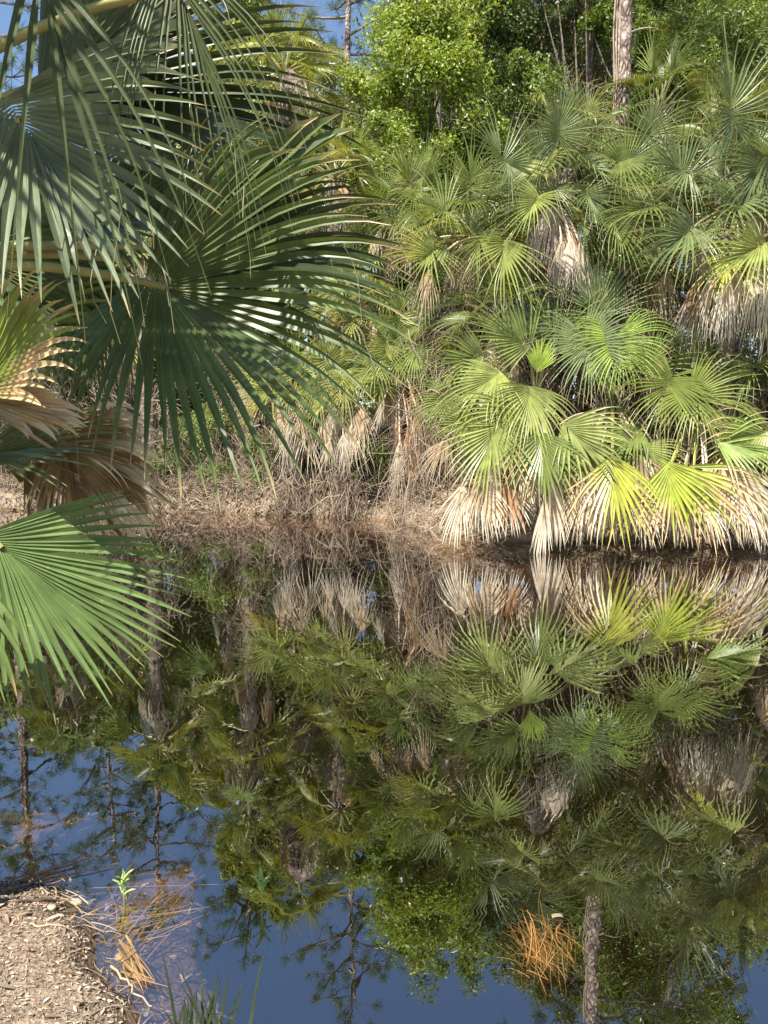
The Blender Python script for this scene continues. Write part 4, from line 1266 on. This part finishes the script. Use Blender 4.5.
def edge_roots():
    rng = np.random.default_rng(88)
    mb = MB()
    for i in range(150):
        x = rng.uniform(-1.6, -.6)
        y = float(np.interp(x, NEAR[:, 0], NEAR[:, 1])) + rng.normal(-.02, .04)
        z = max(float(gheight(x, y)), 0) + .004
        az = rng.uniform(0, 6.28)
        l_ = rng.uniform(.03, .13)
        p0 = np.array([x, y, z])
        p2 = p0 + np.array([math.cos(az) * l_, math.sin(az) * l_, 0])
        p2[2] = max(float(gheight(p2[0], p2[1])), -.01) + rng.uniform(0, .02)
        tube(mb, bez(p0, (p0 + p2) / 2 + rng.normal(0, .012, 3) + UP * .008, p2, 6), np.linspace(.0016, .0005, 6) * rng.uniform(.6, 2), 4, 0, rng.uniform(0, 1))
    o = mb.build('edge_roots', M_TWIG)
    tag(o, 'fine roots and dry stems matted along the edge of the near bank', 'roots', kind='stuff')


edge_roots()
# stones at the water's edge
def stone(c, s, seed, label, color=(0.45, 0.38, 0.27)):
    rng = np.random.default_rng(seed)
    nu, nv = 14, 9
    u = np.linspace(0, 2 * math.pi, nu, endpoint=False)
    v = np.linspace(0.05, math.pi - 0.05, nv)
    U, Vv = np.meshgrid(u, v)
    r = 1 + .22 * (vnoise(np.cos(U) * 2 + 5, np.sin(U) * 2 + Vv * 2, seed) - .5) + .1 * rng.uniform(-1, 1, U.shape)
    X_ = np.stack([np.cos(U) * np.sin(Vv) * r * s[0], np.sin(U) * np.sin(Vv) * r * s[1], np.cos(Vv) * r * s[2]], -1)
    i = np.arange(nv - 1)[:, None] * nu
    j = np.arange(nu)[None, :]
    F = np.stack([i + j, i + (j + 1) % nu, i + nu + (j + 1) % nu, i + nu + j], -1).reshape(-1, 4)
    mb = MB()
    mb.add(X_.reshape(-1, 3) + np.asarray(c), F, 0, .5, 0)
    o = mb.build('stone', M_SANDSTONE, None, color, origin=c)
    return tag(o, label, 'stone', 'stones along the water')


m, nt_, p_, o_ = newmat('sandstone')
tc = N(nt_, 'ShaderNodeTexCoord')
no = N(nt_, 'ShaderNodeTexNoise')
no.inputs['Scale'].default_value = 14
no.inputs['Detail'].default_value = 8
cr = N(nt_, 'ShaderNodeValToRGB')
cr.color_ramp.elements[0].position = .35
cr.color_ramp.elements[0].color = (.2, .15, .09, 1)
cr.color_ramp.elements[1].position = .65
cr.color_ramp.elements[1].color = (.52, .43, .30, 1)
nt_.links.new(tc.outputs['Object'], no.inputs['Vector'])
nt_.links.new(no.outputs['Fac'], cr.inputs[0])
nt_.links.new(cr.outputs[0], p_.inputs['Base Color'])
p_.inputs['Roughness'].default_value = .9
bp = N(nt_, 'ShaderNodeBump')
bp.inputs['Distance'].default_value = .02
nt_.links.new(no.outputs['Fac'], bp.inputs['Height'])
nt_.links.new(bp.outputs[0], p_.inputs['Normal'])
M_SANDSTONE = m

for i, (px, py, z, s, lab) in enumerate([
    (205, 500, .08, (.32, .2, .16), 'broad sandy boulder at the left end of the earth bank by the water'),
    (237, 505, .03, (.14, .1, .08), 'small pale stone right of the broad sandy boulder'),
    (305, 506, .07, (.36, .2, .17), 'sandy boulder below the small palms'),
    (388, 500, .08, (.2, .16, .15), 'upright stone near the bank turn'),
    (352, 509, .03, (.16, .12, .08), 'low stone between the sandy boulder and the upright one'),
    (166, 497, .07, (.16, .12, .09), 'white topped stone behind the tips of the near green fan'),
]):
    c = G(px, py, z)
    stone(c, s, i, lab)
for i, (px, py, s, lab) in enumerate([
    (120, 941, (.028, .022, .014), 'flat pale stone in the shallow water below the reeds'),
    (52, 921, (.016, .012, .008), 'small pale pebble on the near bank edge'),
    (76, 905, (.02, .014, .012), 'pebble at the tip of the near bank'),
    (172, 925, (.014, .01, .006), 'tiny stone in the shallows left of the blue reflection'),
]):
    c = G(px, py, 0)
    c[2] = float(gheight(c[0], c[1])) + s[2] * .6
    stone(c, s, 30 + i, lab)


# ------------------------------------------------------------------ floating reeds, pine straw and other small things in the near water
def blade(mb, p0, p2, sag, w, rng, rr=.5, br=0.):
    p0, p2 = np.asarray(p0, float), np.asarray(p2, float)
    q = bez(p0, (p0 + p2) / 2 + sag, p2, 10)
    d = nrm(p2 - p0)
    sd = nrm(np.cross(d, UP)) if abs(d[2]) < .9 else np.array([1., 0, 0])
    ww = w * (1 - np.linspace(0, 1, 10) ** 2)[:, None] + .0004
    V = np.stack([q - sd * ww, q + UP * w * .5, q + sd * ww], 1).reshape(-1, 3)
    i = np.arange(9) * 3
    F = np.concatenate([np.stack([i, i + 1, i + 4, i + 3], -1), np.stack([i + 1, i + 2, i + 5, i + 4], -1)])
    mb.add(V, F, 0, rr, br)


rng = np.random.default_rng(9)
mb = MB()
for i in range(46):
    a = G(120 + rng.normal(0, 14), 936 + rng.normal(0, 14) - 8, -0.03)
    b = G(170 + rng.normal(0, 28), 900 + rng.normal(0, 14), rng.uniform(-.03, .008))
    blade(mb, a, b, rng.normal(0, .02, 3) * [1, 1, .3], .0022, rng, rng.random(), rng.random() * .4)
o = mb.build('bent_reeds', M_STRAW, None, (0.30, .165, .055), origin=G(140, 915))
tag(o, 'orange reeds bent over in the shallows beside the near bank', 'reeds')
mb = MB()
for i in range(16):
    a = G(18 + rng.normal(0, 8), 884 + rng.normal(0, 4), 0.004)
    b = G(84 + rng.normal(0, 22), 860 + rng.normal(0, 6), 0.008)
    blade(mb, a, b, rng.normal(0, .015, 3) * [1, 1, .2], .0028, rng, rng.random(), 0.2)
o = mb.build('bent_reeds', M_STRAW, None, (0.34, .15, .07), origin=G(50, 872))
tag(o, 'reddish reeds lying on the water above the tip of the bank', 'reeds')
mb = MB()
for i in range(14):
    a = G(122 + rng.normal(0, 6), 950 + rng.normal(0, 10), 0.004)
    b = G(150 + rng.normal(0, 8), 985 + rng.normal(0, 6), 0.01)
    blade(mb, a, b, rng.normal(0, .02, 3) * [1, 1, .1], .003, rng, rng.random(), 0.2)
o = mb.build('bent_reeds', M_STRAW, None, (0.25, .15, .07), origin=G(135, 965))
tag(o, 'brown reed stalks along the dark undercut edge of the near bank', 'reeds')

mb = MB()
for i in range(120):
    c = np.array([542 + rng.normal(0, 15), 948 + rng.normal(0, 14)])
    an = rng.normal(-1.05, .55)
    l_ = rng.uniform(22, 48)
    dv = np.array([math.cos(an), -math.sin(an)]) * l_ * .5
    a = G(*(c - dv), rng.uniform(-.03, .004))
    b = G(*(c + dv), rng.uniform(-.03, .012))
    blade(mb, a, b, np.array([rng.normal(0, .02), rng.normal(0, .02), rng.uniform(0, .012)]), .0008, rng, rng.random(), rng.random() * .25)
o = mb.build('pine_straw', M_STRAW, None, (0.30, .145, .035), origin=G(542, 948))
tag(o, 'floating tangle of orange pine needles in the lower right water', 'pine straw')

mb = MB()
c = G(558, 917, .004)
for i in range(3):
    blade(mb, c + [-.02, rng.uniform(-.008, .008), 0], c + [.015, rng.uniform(-.006, .006), .004], [0, 0, .008], .005, rng, .5, 0.)
o = mb.build('floating_leaf', M_DEAD, None, (.24, .2, .13), origin=c)
tag(o, 'white curled leaf floating beside the orange pine needles', 'leaf')

for (px, py, nl, s, lab) in [(124, 900, 9, .045, 'pale green seedling growing out of the bent reeds'), (262, 906, 8, .05, 'small green sprig standing in open water right of the reeds')]:
    c = G(px, py, 0)
    mb = MB()
    for i in range(nl):
        az = i * 2.4
        e = rng.uniform(.2, 1.1)
        d = np.array([math.cos(az) * math.cos(e), math.sin(az) * math.cos(e), math.sin(e)])
        b0 = c + UP * ((.02 if px < 200 else .05) + .007 * i)
        blade(mb, b0, b0 + d * s, [0, 0, .012], .007, rng, .7, 0)
    tube(mb, [c - UP * .05, c + UP * .03, c + UP * (.06 + .006 * nl)], .0018, 5, 0, .6)
    o = mb.build('water_sprig', M_LEAF, None, (.24, .33, .10), origin=c)
    tag(o, lab, 'plant')

# narrow dark blades at the foot of the near bank
mb = MB()
for i in range(26):
    a = G(205 + rng.normal(0, 16), 1050, -0.02)
    az = rng.uniform(0, 6.28)
    l_ = rng.uniform(.10, .24)
    b = a + np.array([math.cos(az) * .35, math.sin(az) * .35, 1]) * l_
    blade(mb, a, b, [0, 0, .03], .0045, rng, rng.random() * .4, 0)
o = mb.build('grass_tuft', M_LEAF, None, (.04, .06, .025), origin=G(205, 1050))
tag(o, 'dark narrow bladed tuft at the bottom edge beside the near bank', 'plant')

# sticks on the near bank
for (x0, y0, x1, y1, r, lab) in [(-5, 908, 62, 893, .007, 'dark stick lying along the tip of the near bank'), (30, 925, 78, 932, .004, 'pale straight stick on the chips of the near bank'),
                                 (110, 945, 150, 990, .004, 'bent pale stem at the undercut edge of the near bank'), (30, 868, 48, 886, .005, 'short black stick rising from the water above the bank tip')]:
    a, b = G(x0, y0, .08), G(x1, y1, .06)
    a[2] = max(float(gheight(a[0], a[1])), 0) + .008
    b[2] = max(float(gheight(b[0], b[1])), 0) + .01
    mb = MB()
    k = 14
    t = np.linspace(0, 1, k)[:, None]
    q = a * (1 - t) + b * t + rng.normal(0, .004, (k, 3))
    q[:, 2] = np.maximum(np.maximum(gheight(q[:, 0], q[:, 1]), 0) + r, q[:, 2])
    tube(mb, q, np.linspace(r, r * .5, k), 6, 0, .1 if 'dark' in lab or 'black' in lab else .9)
    o = mb.build('stick', M_TWIG, None, origin=a, smooth=True)
    tag(o, lab, 'stick')

# pale leaning branches in the waterside clump
for (x0, y0, D0, x1, y1, D1, xm, ym, lab) in [
    (560, 425, 10.2, 660, 475, 9.7, 605, 385, 'pale arching bare stem crossing the middle of the waterside clump'),
    (405, 505, 12.6, 445, 485, 11.8, 425, 490, 'white forked twig leaning over the water where the bank turns'),
    (330, 505, 13.6, 372, 492, 13.4, 350, 488, 'bleached driftwood stick below the small palms'),
]:
    mb = MB()
    tube(mb, bez(P(x0, y0, D0), P(xm, ym, (D0 + D1) / 2), P(x1, y1, D1), 14), np.linspace(.016, .006, 14), 6, 0, 1.0)
    o = mb.build('bare_branch', M_TWIG, None, origin=P(x0, y0, D0), smooth=True)
    tag(o, lab, 'branch')
